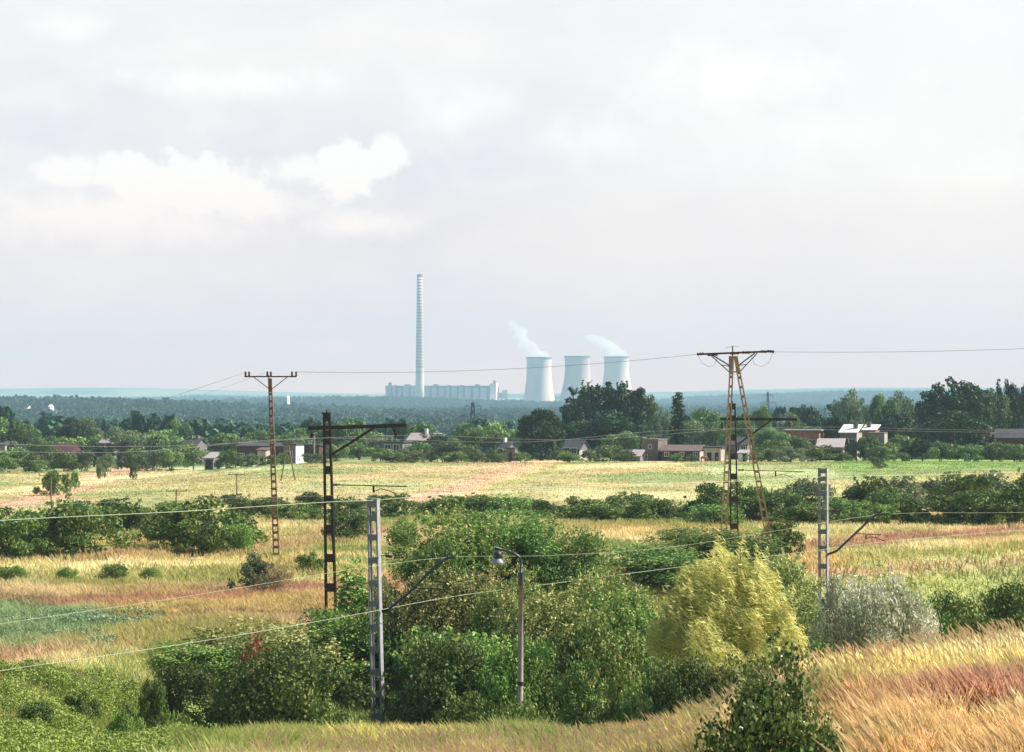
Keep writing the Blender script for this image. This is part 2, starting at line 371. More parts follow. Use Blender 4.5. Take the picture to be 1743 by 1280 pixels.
# ------------------------------------------------------------------ colours of the grassland (real patches of different plants)
c_gold = np.array((.76, .62, .25)); c_pale = np.array((.70, .61, .33)); c_yg = np.array((.40, .37, .13)); c_green = np.array((.27, .35, .08))
c_or = np.array((.62, .43, .20)); c_red = np.array((.47, .26, .17)); c_blue = np.array((.30, .42, .20)); c_tan = np.array((.60, .44, .24)); c_dkg = np.array((.15, .22, .05))
c_pink = np.array((.58, .38, .24)); c_bare = np.array((.55, .36, .24))
STROKES = [  # polyline in map directions (bearing px, row as seen from the bridge), half width in rows, colour, strength
    ([(0, 1030), (100, 1036), (300, 1024), (430, 1012), (560, 1004), (700, 1000), (860, 1005)], 12, c_red, 1.0),
    ([(0, 1010), (160, 1010), (400, 1000)], 9, c_pink, .5),
    ([(200, 1058), (420, 1040), (560, 1035)], 18, c_or, .75),
    ([(0, 1120), (90, 1108), (200, 1095)], 14, c_pink, .8), ([(250, 1075), (420, 1060), (560, 1060)], 14, c_pink, .6),
    ([(0, 1045), (60, 1055), (110, 1060)], 20, c_blue, 1.0), ([(0, 1085), (60, 1080), (120, 1075)], 24, c_blue, 1.0),
    ([(150, 1095), (280, 1080), (420, 1075)], 20, c_yg, .9), ([(200, 1140), (400, 1110)], 22, c_green, .7),
    ([(0, 950), (250, 945), (500, 935)], 9, c_pink, .6), ([(100, 985), (300, 985), (600, 975)], 12, c_yg, .9), ([(0, 965), (200, 970), (400, 960)], 10, c_pale, .8),
    ([(430, 925), (700, 910)], 12, c_tan, .7), ([(600, 900), (700, 925)], 10, c_bare, .7),
    ([(960, 915), (1230, 905)], 12, c_or, .45), ([(960, 898), (1230, 893)], 6, c_yg, .9),
    ([(1420, 885), (1743, 875), (1900, 870)], 10, c_or, 1.0), ([(1370, 908), (1743, 895), (1900, 893)], 9, c_pale, .9),
    ([(1370, 935), (1500, 925), (1743, 905), (1900, 900)], 10, c_red, 1.0), ([(1400, 955), (1560, 950), (1743, 935), (1900, 930)], 9, c_yg, .9),
    ([(1400, 975), (1540, 972), (1743, 957), (1900, 950)], 9, c_red, 1.0), ([(1370, 950), (1400, 960)], 14, c_or, .8),
    ([(1440, 1000), (1743, 985), (1900, 980)], 20, c_yg, .8), ([(1600, 1010), (1743, 1000)], 14, c_gold, .6),
    ([(1440, 1160), (1600, 1135), (1743, 1130), (1900, 1130)], 30, np.array((.88, .78, .44)), 1.0), ([(1450, 1185), (1743, 1160)], 16, c_gold, .8),
    ([(1540, 1225), (1743, 1210), (1900, 1200)], 26, c_red, 1.0), ([(1420, 1265), (1743, 1275), (1900, 1270)], 34, c_or, 1.0), ([(1440, 1330), (1743, 1330), (1900, 1330)], 40, c_or, 1.0), ([(1450, 1215), (1560, 1225)], 15, c_or, .6),
    ([(450, 1275), (800, 1262), (1150, 1265)], 14, c_gold, .8), ([(800, 1225), (1150, 1215)], 22, c_yg, .9), ([(1100, 1190), (1180, 1190)], 18, c_pale, .9),
    ([(0, 1260), (200, 1230), (420, 1270)], 60, c_green, .85), ([(0, 1180), (200, 1170)], 22, c_yg, .6), ([(300, 1270), (430, 1240)], 30, c_dkg, .6),
    # the far field
    ([(0, 862), (80, 845), (200, 805), (260, 793)], 9, c_bare, .85), ([(0, 838), (150, 820), (330, 798)], 5, c_pale, .8),
    ([(300, 795), (420, 797), (500, 793)], 4, np.array((.42, .50, .26)), .9), ([(350, 830), (500, 815)], 8, c_yg, .5),
    ([(760, 850), (860, 815), (930, 790)], 10, c_tan, .9), ([(700, 855), (790, 825), (880, 790)], 7, c_bare, .8), ([(830, 835), (900, 812), (960, 790)], 4, c_green, .55),
    ([(560, 815), (720, 800), (860, 790)], 6, c_tan, .7), ([(520, 830), (700, 828)], 7, np.array((.36, .40, .18)), .6),
    ([(980, 805), (1100, 800)], 3, c_or, .7), ([(1000, 824), (1060, 822)], 3, c_or, .7), ([(960, 795), (1150, 790)], 4, c_pale, .8), ([(960, 840), (1230, 845)], 8, c_pale, .6),
    ([(1230, 800), (1400, 805)], 9, np.array((.46, .52, .26)), .8), ([(1250, 830), (1400, 830)], 8, np.array((.46, .50, .22)), .8),
    ([(1450, 790), (1743, 790), (1900, 790)], 12, np.array((.20, .32, .08)), .85), ([(1500, 820), (1743, 812)], 8, c_yg, .7),
]
def seg_dist(px, row, a, b, asp):
    ax, ay = a; bx, by = b
    dx, dy = (bx - ax), (by - ay) 
    # distance measured with the bearing axis compressed
    ux, uy = dx * asp, dy; wx, wy = (px - ax) * asp, row - ay
    t = np.clip((wx * ux + wy * uy) / (ux * ux + uy * uy + 1e-9), 0, 1)
    return np.hypot(wx - t * ux, wy - t * uy)
def land_colour(X, Y):
    X = np.asarray(X, float); Y = np.asarray(Y, float)
    z = H(X, Y); Yc = np.maximum(Y, 30)
    px = CX + X / Yc * F; row = HY + (CAMZ - z) / Yc * F
    wob = (fnoise(X, Y, 12, 21) - .5); sc = 100 / Yc
    roww = row + wob * 26 * np.clip(sc, .25, 1.5); pxw = px + (fnoise(X, Y, 18, 31) - .5) * 60 * np.clip(sc, .3, 1.5)
    n = fnoise(X, Y, 7, 41)[..., None]
    base = mixf(c_yg, c_pale, sstep(.35, .65, n))
    base = mixf(base, c_or, .45 * sstep(.52, .68, fnoise(X, Y, 9, 51))[..., None])
    base = mixf(base, np.array((.24, .31, .09)), .8 * sstep(.52, .66, fnoise(X, Y * 1.6, 6, 151))[..., None])
    field = mixf(np.array((.27, .30, .11)), np.array((.44, .38, .18)), sstep(.35, .65, fnoise(X, Y, 22, 61))[..., None])
    field = mixf(field, np.array((.24, .31, .11)), .8 * sstep(.58, .72, fnoise(X, Y, 16, 71))[..., None])
    base = mixf(base, field, sstep(205, 235, Y)[..., None])
    for pts, wd, col, st in STROKES:
        dd = None
        for a, b in zip(pts[:-1], pts[1:]):
            q = seg_dist(pxw, roww, a, b, .25)
            dd = q if dd is None else np.minimum(dd, q)
        w = st * (1 - sstep(.3, 1.35, dd / wd)) * np.clip((.55 if pts[0][1] > 870 else .85) + .7 * fnoise(X, Y, 3.5 if pts[0][1] > 870 else 9, 121), 0, 1)
        if pts[0][1] < 870: w = w * sstep(200, 225, Y)
        else: w = w * (1 - sstep(225, 245, Y))
        base = mixf(base, col, w[..., None])
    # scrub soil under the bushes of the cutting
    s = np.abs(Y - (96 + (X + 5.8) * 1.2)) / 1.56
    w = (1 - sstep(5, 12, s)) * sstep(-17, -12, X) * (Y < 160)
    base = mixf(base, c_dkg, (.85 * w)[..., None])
    # beyond the village: dark forest floor, pale fields on the far hills
    base = mixf(base, np.array((.05, .09, .035)), sstep(385, 430, Y)[..., None])
    far = mixf(np.array((.09, .17, .07)), np.array((.22, .24, .13)), sstep(.42, .55, fnoise(X, Y * .35, 330, 81))[..., None])
    far = mixf(far, np.array((.06, .11, .05)), sstep(.52, .6, fnoise(X, Y * .5, 500, 91))[..., None])
    base = mixf(base, far, (sstep(4800, 6200, Y) * (1 - .8 * sstep(300, 1200, X) * (Y < 7600)))[..., None])
    return np.clip(base, 0.01, .9)

# ------------------------------------------------------------------ ground: one sheet to the horizon
ys = [-300, -150, -60, -20, 0, 15, 30]; y = 40.0
while y < 10900: ys.append(y); y *= 1.0115 if y < 500 else 1.022
ys = np.array(ys)
aa = np.concatenate([np.linspace(-3, -.32, 26)[:-1], np.arange(-.32, .3201, .0025), np.linspace(.32, 3, 26)[1:]])
AY = np.repeat(ys[:, None], len(aa), 1)
W = np.where(ys < 1000, np.abs(ys) + 60, ys + 60)[:, None]
AX = aa[None, :] * W
gz = H(AX, AY)
V = np.stack([AX, AY, gz], -1).reshape(-1, 3)
nr, nc = AX.shape
idx = np.arange(nr * nc).reshape(nr, nc)
Fq = np.stack([idx[:-1, :-1], idx[:-1, 1:], idx[1:, 1:], idx[1:, :-1]], -1).reshape(-1, 4)
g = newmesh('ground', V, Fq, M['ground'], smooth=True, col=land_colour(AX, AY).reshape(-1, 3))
tag(g, 'grassland and wooded plain running out to the far hills', kind='structure')

# ------------------------------------------------------------------ grass as blades (nobody could count them)
def blades(name, n, ya, yb, hgt, wid, seed, label, lean=(-.25, 0), keep=None, tone=1.0, colfix=None, spread=.26, hvar=.45, jit=.16):
    r = np.random.default_rng(seed)
    Y = np.sqrt(r.uniform(ya * ya, yb * yb, n)); n_ = n; X = r.uniform(-1, 1, n) * (spread * Y + np.where(Y < 130, 6, 10))
    # gather into tussocks
    X = X + r.normal(0, .05, n); 
    dens = fnoise(X, Y, 1.6, seed)
    ok = dens > r.uniform(.15, .62, n)
    if keep is not None: ok &= keep(X, Y, r)
    X, Y = X[ok], Y[ok]; n = len(X)
    z = H(X, Y); col = land_colour(X, Y)
    h = hgt * (1 - hvar / 2 + hvar * r.random(n)) * (.35 + 1.3 * fnoise(X, Y, 2.3, seed + 5)); w = wid * r.uniform(.6, 1.3, n)
    a = r.uniform(0, 2 * np.pi, n)
    lx = (lean[0] * 1.6 * (fnoise(X, Y, 4, seed + 9) - .2) + r.normal(0, .36, n)) * h; ly = (lean[1] + r.normal(0, .36, n)) * h
    bx, by = np.cos(a) * w, np.sin(a) * w
    v = np.zeros((n, 4, 3))
    v[:, 0] = np.stack([X - bx, Y - by, z - .05], -1); v[:, 1] = np.stack([X + bx, Y + by, z - .05], -1)
    v[:, 2] = np.stack([X + lx * .55 + bx * .8, Y + ly * .55 + by * .8, z + h * .62], -1)
    v[:, 3] = np.stack([X + lx - bx * .1, Y + ly, z + h], -1)
    f = np.arange(n * 4).reshape(n, 4)
    v2 = np.array(r.normal(1, jit, (n, 1)))
    col = np.clip(col * v2 * tone * (1 + r.normal(0, .06, (n, 3))), .01, .9)
    if colfix is not None: col = colfix(X, Y, col, r)
    o = newmesh(name, v.reshape(-1, 3), f, M['grass'], col=col)
    return tag(o, label, 'grass', kind='stuff')
def keep_near(X, Y, r):
    s = np.abs(Y - (96 + (X + 5.8) * 1.2)) / 1.56
    return (s > 8) | (X < -14) | (r.random(len(X)) < .3)
def tipcol(X, Y, col, r):
    m = r.random(len(X)) < .18
    col[m] = col[m] * .5 + np.array((.62, .42, .24)) * .5
    return col
blades('dry_grass', 1050000, 35, 80, .60, .0072, 1, 'tall golden dry grass on the near bank', keep=lambda X, Y, r: X > -9 + r.random(len(X)) * 3, colfix=tipcol, tone=1.15)
blades('meadow_grass', 640000, 70, 130, .42, .017, 2, 'mixed yellow, red and green meadow grass', keep=keep_near)
blades('meadow_grass', 260000, 130, 215, .42, .04, 3, 'yellowish meadow grass between the near scrub and the long hedge')
blades('field_grass', 170000, 215, 372, .12, .07, 4, 'short pale grass of the field in front of the village', jit=.03)
def tallstems(seed, n, cx0, cx1, ya, yb):
    r = np.random.default_rng(seed)
    Y = r.uniform(ya, yb, n); X = ((r.uniform(cx0, cx1, n)) - CX) / F * Y
    z = H(X, Y); h = r.uniform(.6, 1.15, n)
    lx = -h * r.uniform(.05, .45, n); v = []; f = []; cl = []
    for i in range(n):
        x, y, zz = X[i], Y[i], z[i]; o = len(v); w = .011
        v += [(x - w, y, zz), (x + w, y, zz), (x + lx[i] * .5 + w, y, zz + h[i] * .75), (x + lx[i] * .5 - w, y, zz + h[i] * .75)]
        f.append((o, o + 1, o + 2, o + 3)); cl.append((.72, .58, .30)); o += 4   # stem, then a drooping seed head
        hx, hz = x + lx[i] * .5, zz + h[i] * .75
        v += [(hx, y - .03, hz), (hx + .018 + lx[i] * .25, y, hz + h[i] * .13), (hx + lx[i] * .55, y + .02, hz + h[i] * .22), (hx - .012 + lx[i] * .25, y, hz + h[i] * .10)]
        f.append((o, o + 1, o + 2, o + 3)); c = r.uniform(.8, 1.15); cl.append((.66 * c, .46 * c, .27 * c))
    o = newmesh('seeding_grass', np.array(v), np.array(f), M['grass'], col=np.array(cl))
    tag(o, 'tall grass stems with drooping brownish seed heads on the near bank', 'grass', kind='stuff')
tallstems(11, 3000, 430, 1900, 50, 64)

# ------------------------------------------------------------------ leaf clouds
def leaf_faces(c, t, b, L, Wd):
    n = len(c); v = np.zeros((n, 4, 3))
    v[:, 0] = c - t * L[:, None]; v[:, 1] = c + b * Wd[:, None]; v[:, 2] = c + t * L[:, None]; v[:, 3] = c - b * Wd[:, None]
    return v.reshape(-1, 3), np.arange(n * 4).reshape(n, 4)
def unit(a): return a / (np.linalg.norm(a, axis=-1, keepdims=True) + 1e-9)
def leaf_cloud(seed, env, n, L, asp=.6, K=40, lobe=(.14, .26), sweep=None, sweep_amt=0, fill=.15, zmin=.02, shoots=0, up=0.25, shell=(.7, 1.08), qr=(.45, .92)):
    """env: list of ellipsoids (cx,cy,cz,rx,ry,rz) in metres"""
    r = np.random.default_rng(seed)
    env = np.array(env, float); wgt = (env[:, 3] * env[:, 5]); wgt /= wgt.sum()
    e = env[r.choice(len(env), K, p=wgt)]
    d = unit(r.normal(size=(K, 3))); d[:, 2] = np.abs(d[:, 2]) * np.where(r.random(K) < .8, 1, -1)
    q = r.uniform(qr[0], qr[1], (K, 1))
    lc = e[:, :3] + d * e[:, 3:] * q
    lr = (e[:, 3:].mean(1)) * r.uniform(lobe[0], lobe[1], K) * 2
    w = lr ** 2; w /= w.sum()
    k_ = r.choice(K, n, p=w)
    dd = unit(r.normal(size=(n, 3)) + np.array((0, 0, up)))
    rad = lr[k_] * r.uniform(shell[0], shell[1], n)
    inner = r.random(n) < fill; rad[inner] *= r.uniform(.1, .8, inner.sum())
    c = lc[k_] + dd * rad[:, None] * np.array((1, 1, .85))
    tint = .25 + .35 * r.random(K)[k_] + .4 * (r.random(n) - .2)
    if shoots:   # upright shoots that break the outline
        ns = shoots; e2 = env[r.choice(len(env), ns, p=wgt)]; d2 = unit(r.normal(size=(ns, 3))); d2[:, 2] = np.abs(d2[:, 2]) + .3; d2 = unit(d2)
        base = e2[:, :3] + d2 * e2[:, 3:] * r.uniform(.8, 1.0, (ns, 1)); m = 16
        ln = r.uniform(.25, .8, ns) * (env[:, 5].mean() * .45)
        dirn = unit(np.array((-.15, 0, 1.0)) + r.normal(0, .3, (ns, 3)))
        tt = np.linspace(0, 1, m)
        cc = (base[:, None] + dirn[:, None] * (tt[None, :, None] * ln[:, None, None])).reshape(-1, 3) + r.normal(0, .05, (ns * m, 3))
        c = np.concatenate([c, cc]); dd = np.concatenate([dd, unit(r.normal(size=cc.shape))]); tint = np.concatenate([tint, .5 + .5 * r.random(len(cc))])
    ok = c[:, 2] > zmin; c, dd, tint = c[ok], dd[ok], tint[ok]; n = len(c)
    nrm = unit(dd + r.normal(0, .75, (n, 3)))
    t = unit(np.cross(nrm, r.normal(size=(n, 3))))
    if sweep is not None:
        t = unit(t * (1 - sweep_amt) + np.array(sweep) * sweep_amt + r.normal(0, .12, (n, 3)))
    b = unit(np.cross(nrm, t))
    Ls = L * r.uniform(.55, 1.35, n)
    v, f = leaf_faces(c, t, b, Ls, Ls * asp)
    return v, f, np.clip(tint, 0, .98), lc, lr
def crown_data(name, mat, **k_):
    W, Ht = k_.pop('fit')
    v, f, tint, lc, lr = leaf_cloud(**k_)
    lo = np.percentile(v[:, 0], 1.0); hi = np.percentile(v[:, 0], 99.0); top = np.percentile(v[:, 2], 99.6)
    ylo, yhi = np.percentile(v[:, 1], 1.5), np.percentile(v[:, 1], 98.5)
    # stretch the crown's layout (not its leaves) to the wanted width and height
    q = v.reshape(-1, 4, 3); c = q.mean(1); c2 = c.copy()
    c2[:, 0] = (c[:, 0] - (lo + hi) / 2) * W / (hi - lo); c2[:, 1] = (c[:, 1] - (ylo + yhi) / 2) * W / (yhi - ylo) * .9; c2[:, 2] = c[:, 2] * Ht / top
    v = (q + (c2 - c)[:, None]).reshape(-1, 3); lc = lc * np.array((W / (hi - lo), W / (yhi - ylo), Ht / top)) * .92
    o = newmesh(name, v, f, M[mat], tint=tint); me = o.data; bpy.data.objects.remove(o)
    return me, lc
def trunk_data(name, seed, height, r0, lc, n_limbs=7, multi=1, spread=.3, frac=.75):
    r = random.Random(seed); mb = MB()
    for s in range(multi):
        ox, oy = (r.uniform(-spread, spread), r.uniform(-spread, spread)) if multi > 1 else (0, 0)
        tx, ty = ox * 3 + r.uniform(-.3, .3), oy * 3 + r.uniform(-.3, .3)
        pts = [(ox + (tx - ox) * q + r.uniform(-.04, .04) * height * .2, oy + (ty - oy) * q, height * frac * q - (.15 if q == 0 else 0)) for q in (0, .15, .35, .6, .8, 1)]
        mb.tube(pts, [r0 * a for a in (1.25, 1, .85, .6, .4, .15)], 7)
    for i in range(min(n_limbs, len(lc))):
        c = lc[r.randrange(len(lc))]; hb = min(height * r.uniform(.2, .55), max(.1, c[2] * .8))
        mid = (c[0] * .5, c[1] * .5, hb + (c[2] - hb) * .6)
        mb.tube([(0, 0, hb), mid, tuple(c)], [r0 * .5, r0 * .3, r0 * .08], 5)
    for i in range(6):      # bare twigs sticking out of the crown
        c = lc[r.randrange(len(lc))]; e = (c[0] * 1.25 - r.uniform(0, .15) * height * .2, c[1] * 1.25, c[2] + height * r.uniform(.10, .22))
        mb.tube([(0, 0, min(height * .3, max(.1, c[2] * .6))), tuple(c * .8), ((c[0] + e[0]) / 2 + .05, (c[1] + e[1]) / 2, (c[2] + e[2]) / 2), e], [r0 * .35, r0 * .22, r0 * .14, r0 * .05], 4)
    o = mb.build(name, M['bark'], smooth=True); me = o.data; bpy.data.objects.remove(o)
    return me
PROTO = {}
def proto(kind, mats, W, Ht, variants, n, L, envf, trunk=(.08, 6, 1), **kw):
    lst = []
    for i in range(variants):
        sd = abs(hash_(kind)) % 9999 + i * 13
        me, lc = crown_data('crown', mats if isinstance(mats, str) else mats[i % len(mats)], fit=(W, Ht), seed=sd, env=envf(i), n=n, L=L, **kw)
        tr = trunk_data('trunk', sd, Ht, trunk[0], lc, trunk[1], trunk[2])
        lst.append((me, tr))
    PROTO[kind] = (lst, W, Ht)
def hash_(s):
    h = 7
    for ch in s: h = (h * 131 + ord(ch)) % 1000003
    return h
def rnd(i, s=0): return random.Random(i * 77 + s)
def bush_env(W, Ht, k=5, low=.5):
    def f(i):
        r = rnd(i, int(W * 10)); out = [(0, 0, Ht * low, W * .34, W * .32, Ht * .45)]
        for q in range(3): out.append((W * (-.25 + .25 * q), r.uniform(-.1, .1) * W, Ht * .2, W * .22, W * .3, Ht * .24))
        for _ in range(k):
            a = r.uniform(0, 6.28); q = r.uniform(.12, .28) * W
            hh = Ht * r.uniform(.25, .40); cz = r.uniform(.28, .62) * Ht
            out.append((math.cos(a) * q, math.sin(a) * q, min(cz, Ht - hh), W * r.uniform(.16, .26), W * r.uniform(.16, .26), hh))
        return out
    return f
proto('bush', ('f_near', 'f_olive', 'f_near', 'f_bright', 'f_near', 'f_mid'), 4.2, 3.4, 6, 13000, .07, bush_env(4.2, 3.4, 6), trunk=(.06, 8, 3), K=60, shoots=110, fill=.2, shell=(.6, 1.2))
proto('bright', 'f_bright', 3.0, 2.0, 2, 7000, .055, bush_env(3.0, 2.0, 5), trunk=(.04, 6, 3), K=40, shoots=50)
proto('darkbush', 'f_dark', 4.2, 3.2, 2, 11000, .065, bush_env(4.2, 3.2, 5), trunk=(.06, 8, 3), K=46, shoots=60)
def tall_env(W, Ht):
    def f(i):
        r = rnd(i, 5); out = [(0, 0, Ht * .42, W * .42, W * .4, Ht * .4)]
        for q in range(3): out.append((W * (-.25 + .25 * q), r.uniform(-.1, .1) * W, Ht * .18, W * .2, W * .25, Ht * .2))
        for _ in range(5): out.append((r.uniform(-.26, .26) * W, r.uniform(-.2, .2) * W, Ht * r.uniform(.45, .70), W * .2, W * .2, Ht * .25))
        return out
    return f
proto('tallbush', ('f_olive', 'f_near', 'f_mid'), 4.6, 6.2, 3, 22000, .075, tall_env(4.6, 6.2), trunk=(.09, 10, 3), K=110, shoots=240, lobe=(.08, .17), asp=.45, shell=(.6, 1.2))
proto('sapling', 'f_near', 1.3, 3.4, 2, 1700, .07, lambda i: [(0, 0, 1.4, .4, .4, 1.3), (.1, 0, 2.4, .25, .25, .8)], trunk=(.03, 8, 1), K=26, shoots=10)
proto('redsapling', 'f_red', 1.3, 3.4, 1, 1500, .07, lambda i: [(0, 0, 1.4, .4, .4, 1.3), (.1, 0, 2.4, .25, .25, .8)], trunk=(.03, 8, 1), K=26, shoots=14)
proto('brown', 'f_brown', 3.0, 2.0, 1, 4500, .06, bush_env(3.0, 2.0, 5), trunk=(.04, 14, 4), K=40, shoots=60, asp=.3)
proto('willow', 'f_willow', 6.4, 5.0, 1, 40000, .15, lambda i: [(-.3, 0, 2.6, 2.4, 1.9, 2.0), (.4, 0, 3.4, 1.5, 1.4, 1.3), (1.7, 0, 2.2, 1.25, 1.3, 1.6), (-2.0, 0, 2.5, .95, 1.2, 1.3), (-.3, .1, 4.0, .9, .9, .75), (1.2, 0, 3.1, 1.1, 1.1, 1.1)],
      trunk=(.14, 14, 1), K=75, lobe=(.08, .17), sweep=(-.85, -.1, .30), sweep_amt=.72, asp=.11, fill=.05, shell=(.6, 1.2), shoots=150)
proto('silver', 'f_silver', 5.2, 3.4, 1, 26000, .075, lambda i: [(0, 0, 1.6, 2.2, 1.6, 1.3), (-1.1, 0, 2.1, .9, .9, 1.0), (.5, 0, 2.2, 1.3, 1.0, .95), (1.5, 0, 1.6, .8, .9, .9)], trunk=(.08, 10, 3), K=90, lobe=(.1, .2), sweep=(-.6, 0, .5), sweep_amt=.45, asp=.32, shoots=80)
proto('glossy', 'f_glossy', 3.1, 3.0, 1, 13000, .046, lambda i: [(0, 0, 1.2, 1.3, 1.2, 1.3), (.3, 0, 2.1, .7, .7, .8), (-.9, 0, .8, .6, .7, .7), (.9, 0, 1.1, .6, .6, .8)], trunk=(.05, 14, 4), K=80, lobe=(.10, .2), asp=.75, shoots=45, fill=.3)
proto('mid', ('f_mid', 'f_near', 'f_mid', 'f_bright'), 5.0, 3.6, 4, 6500, .12, bush_env(5.0, 3.6, 5), trunk=(.08, 5, 2), K=42, shoots=30, fill=.2)
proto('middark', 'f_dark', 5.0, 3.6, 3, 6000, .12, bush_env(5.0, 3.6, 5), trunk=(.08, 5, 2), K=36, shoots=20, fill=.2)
proto('midpale', 'f_pale', 5.0, 3.6, 2, 6000, .11, bush_env(5.0, 3.6, 5), trunk=(.08, 5, 2), K=36, shoots=40)
def round_env(W, Ht):
    def f(i):
        r = rnd(i, 9); out = [(0, 0, Ht * .55, W * .34, W * .34, Ht * .38)]
        for _ in range(6):
            a = r.uniform(0, 6.28); out.append((math.cos(a) * W * .24, math.sin(a) * W * .24, Ht * r.uniform(.38, .72), W * .22, W * .22, Ht * .2))
        return out
    return f
proto('round', 'f_village', 9.0, 9.0, 4, 5200, .24, round_env(9, 9), trunk=(.25, 8, 1), K=44, lobe=(.13, .24), fill=.2)
proto('rounddark', 'f_poplar', 9.0, 9.0, 2, 8000, .24, lambda i: round_env(9, 9)(i + 7) + [(-2, 0, 2.4, 2.6, 2.6, 2.3), (2, 0, 2.4, 2.6, 2.6, 2.3)], trunk=(.25, 8, 1), K=56, lobe=(.13, .24), fill=.25)
proto('roundpale', 'f_pale', 9.0, 9.0, 2, 4600, .22, round_env(9, 9), trunk=(.25, 8, 1), K=40, lobe=(.12, .22), fill=.15)
proto('poplar', 'f_poplar', 7.5, 13.0, 3, 14000, .23, lambda i: [(0, 0, 6.0, 3.2, 2.8, 5.0), (-2.2, 0, 9.3, 1.5, 1.6, 2.9), (2.2, 0, 9.0, 1.5, 1.6, 3.0), (0, 0, 9.8, 1.8, 1.6, 3.0), (-1.5, 0, 3.5, 2.6, 2.6, 3), (1.5, 0, 3.5, 2.6, 2.6, 3)], trunk=(.3, 10, 1), K=110, lobe=(.10, .17), fill=.45, shoots=30)
proto('column', 'f_poplar', 2.6, 11.0, 1, 9000, .16, lambda i: [(.0, 0, .9 + 1.15 * j, 1.05 - .004 * j ** 2.2, 1.05 - .004 * j ** 2.2, 1.3) for j in range(9)], trunk=(.2, 6, 1), K=420, lobe=(.11, .17), fill=.4, up=.6, qr=(.2, .95))
proto('dome', 'f_poplar', 8.0, 9.0, 1, 11000, .22, lambda i: [(0, 0, 4.4, 3.9, 3.9, 4.4), (0, 0, 5.6, 3.0, 3.0, 3.2), (-1, 0, 2.6, 2.9, 2.9, 2.5), (1, 0, 2.6, 2.9, 2.9, 2.5)], trunk=(.3, 6, 1), K=220, lobe=(.07, .11), fill=.4, qr=(.7, .95), up=.1)
proto('conifer', 'f_poplar', 3.0, 9.0, 2, 3200, .2, lambda i: [(0, 0, 1.8, 1.4, 1.4, 1.6), (0, 0, 3.8, 1.0, 1.0, 1.7), (0, 0, 5.8, .65, .65, 1.6), (0, 0, 7.6, .3, .3, 1.3)], trunk=(.15, 4, 1), K=44, lobe=(.12, .2), fill=.2)
proto('vbush', 'f_village', 6.0, 4.2, 4, 3200, .2, bush_env(6.0, 4.2, 5), trunk=(.1, 4, 2), K=34, shoots=12, fill=.2)
proto('vbushpale', 'f_pale', 6.0, 4.2, 2, 3000, .18, bush_env(6.0, 4.2, 5), trunk=(.1, 4, 2), K=34, shoots=20, fill=.2)

_cnt = {}
def plant(kind, name, px, ytop, wpx, d, label, cat='bush', group=None, sink=0.1, depth=1.0):
    lst, W, Ht = PROTO[kind]
    i = _cnt.get(kind, 0); _cnt[kind] = i + 1
    cme, tme = lst[i % len(lst)]
    b = PG(px, d); ztop = CAMZ - (ytop - HY) / F * d
    h = max(.3, ztop - b.z + sink); w = wpx / F * d
    r = rnd(i, hash_(kind) % 500)
    t = thing(name, (b.x, b.y, b.z - sink), label, cat, group, rz=0)
    mirror = -1 if (kind not in ('willow', 'silver', 'glossy') and r.random() < .5) else 1
    c = bpy.data.objects.new('crown', cme); C.objects.link(c); c.parent = t
    k_ = bpy.data.objects.new('trunk', tme); C.objects.link(k_); k_.parent = t
    ang = 0 if kind in ('willow', 'silver', 'glossy') else r.uniform(-.6, .6) + (math.pi if mirror < 0 else 0)
    c.rotation_euler = (0, 0, ang); k_.rotation_euler = (0, 0, ang)
    s = (w / W, (w / W) * depth, h / Ht)
    # rotation happens in the parts, the uneven scale in the thing (axes stay near aligned)
    t.scale = s
    return t

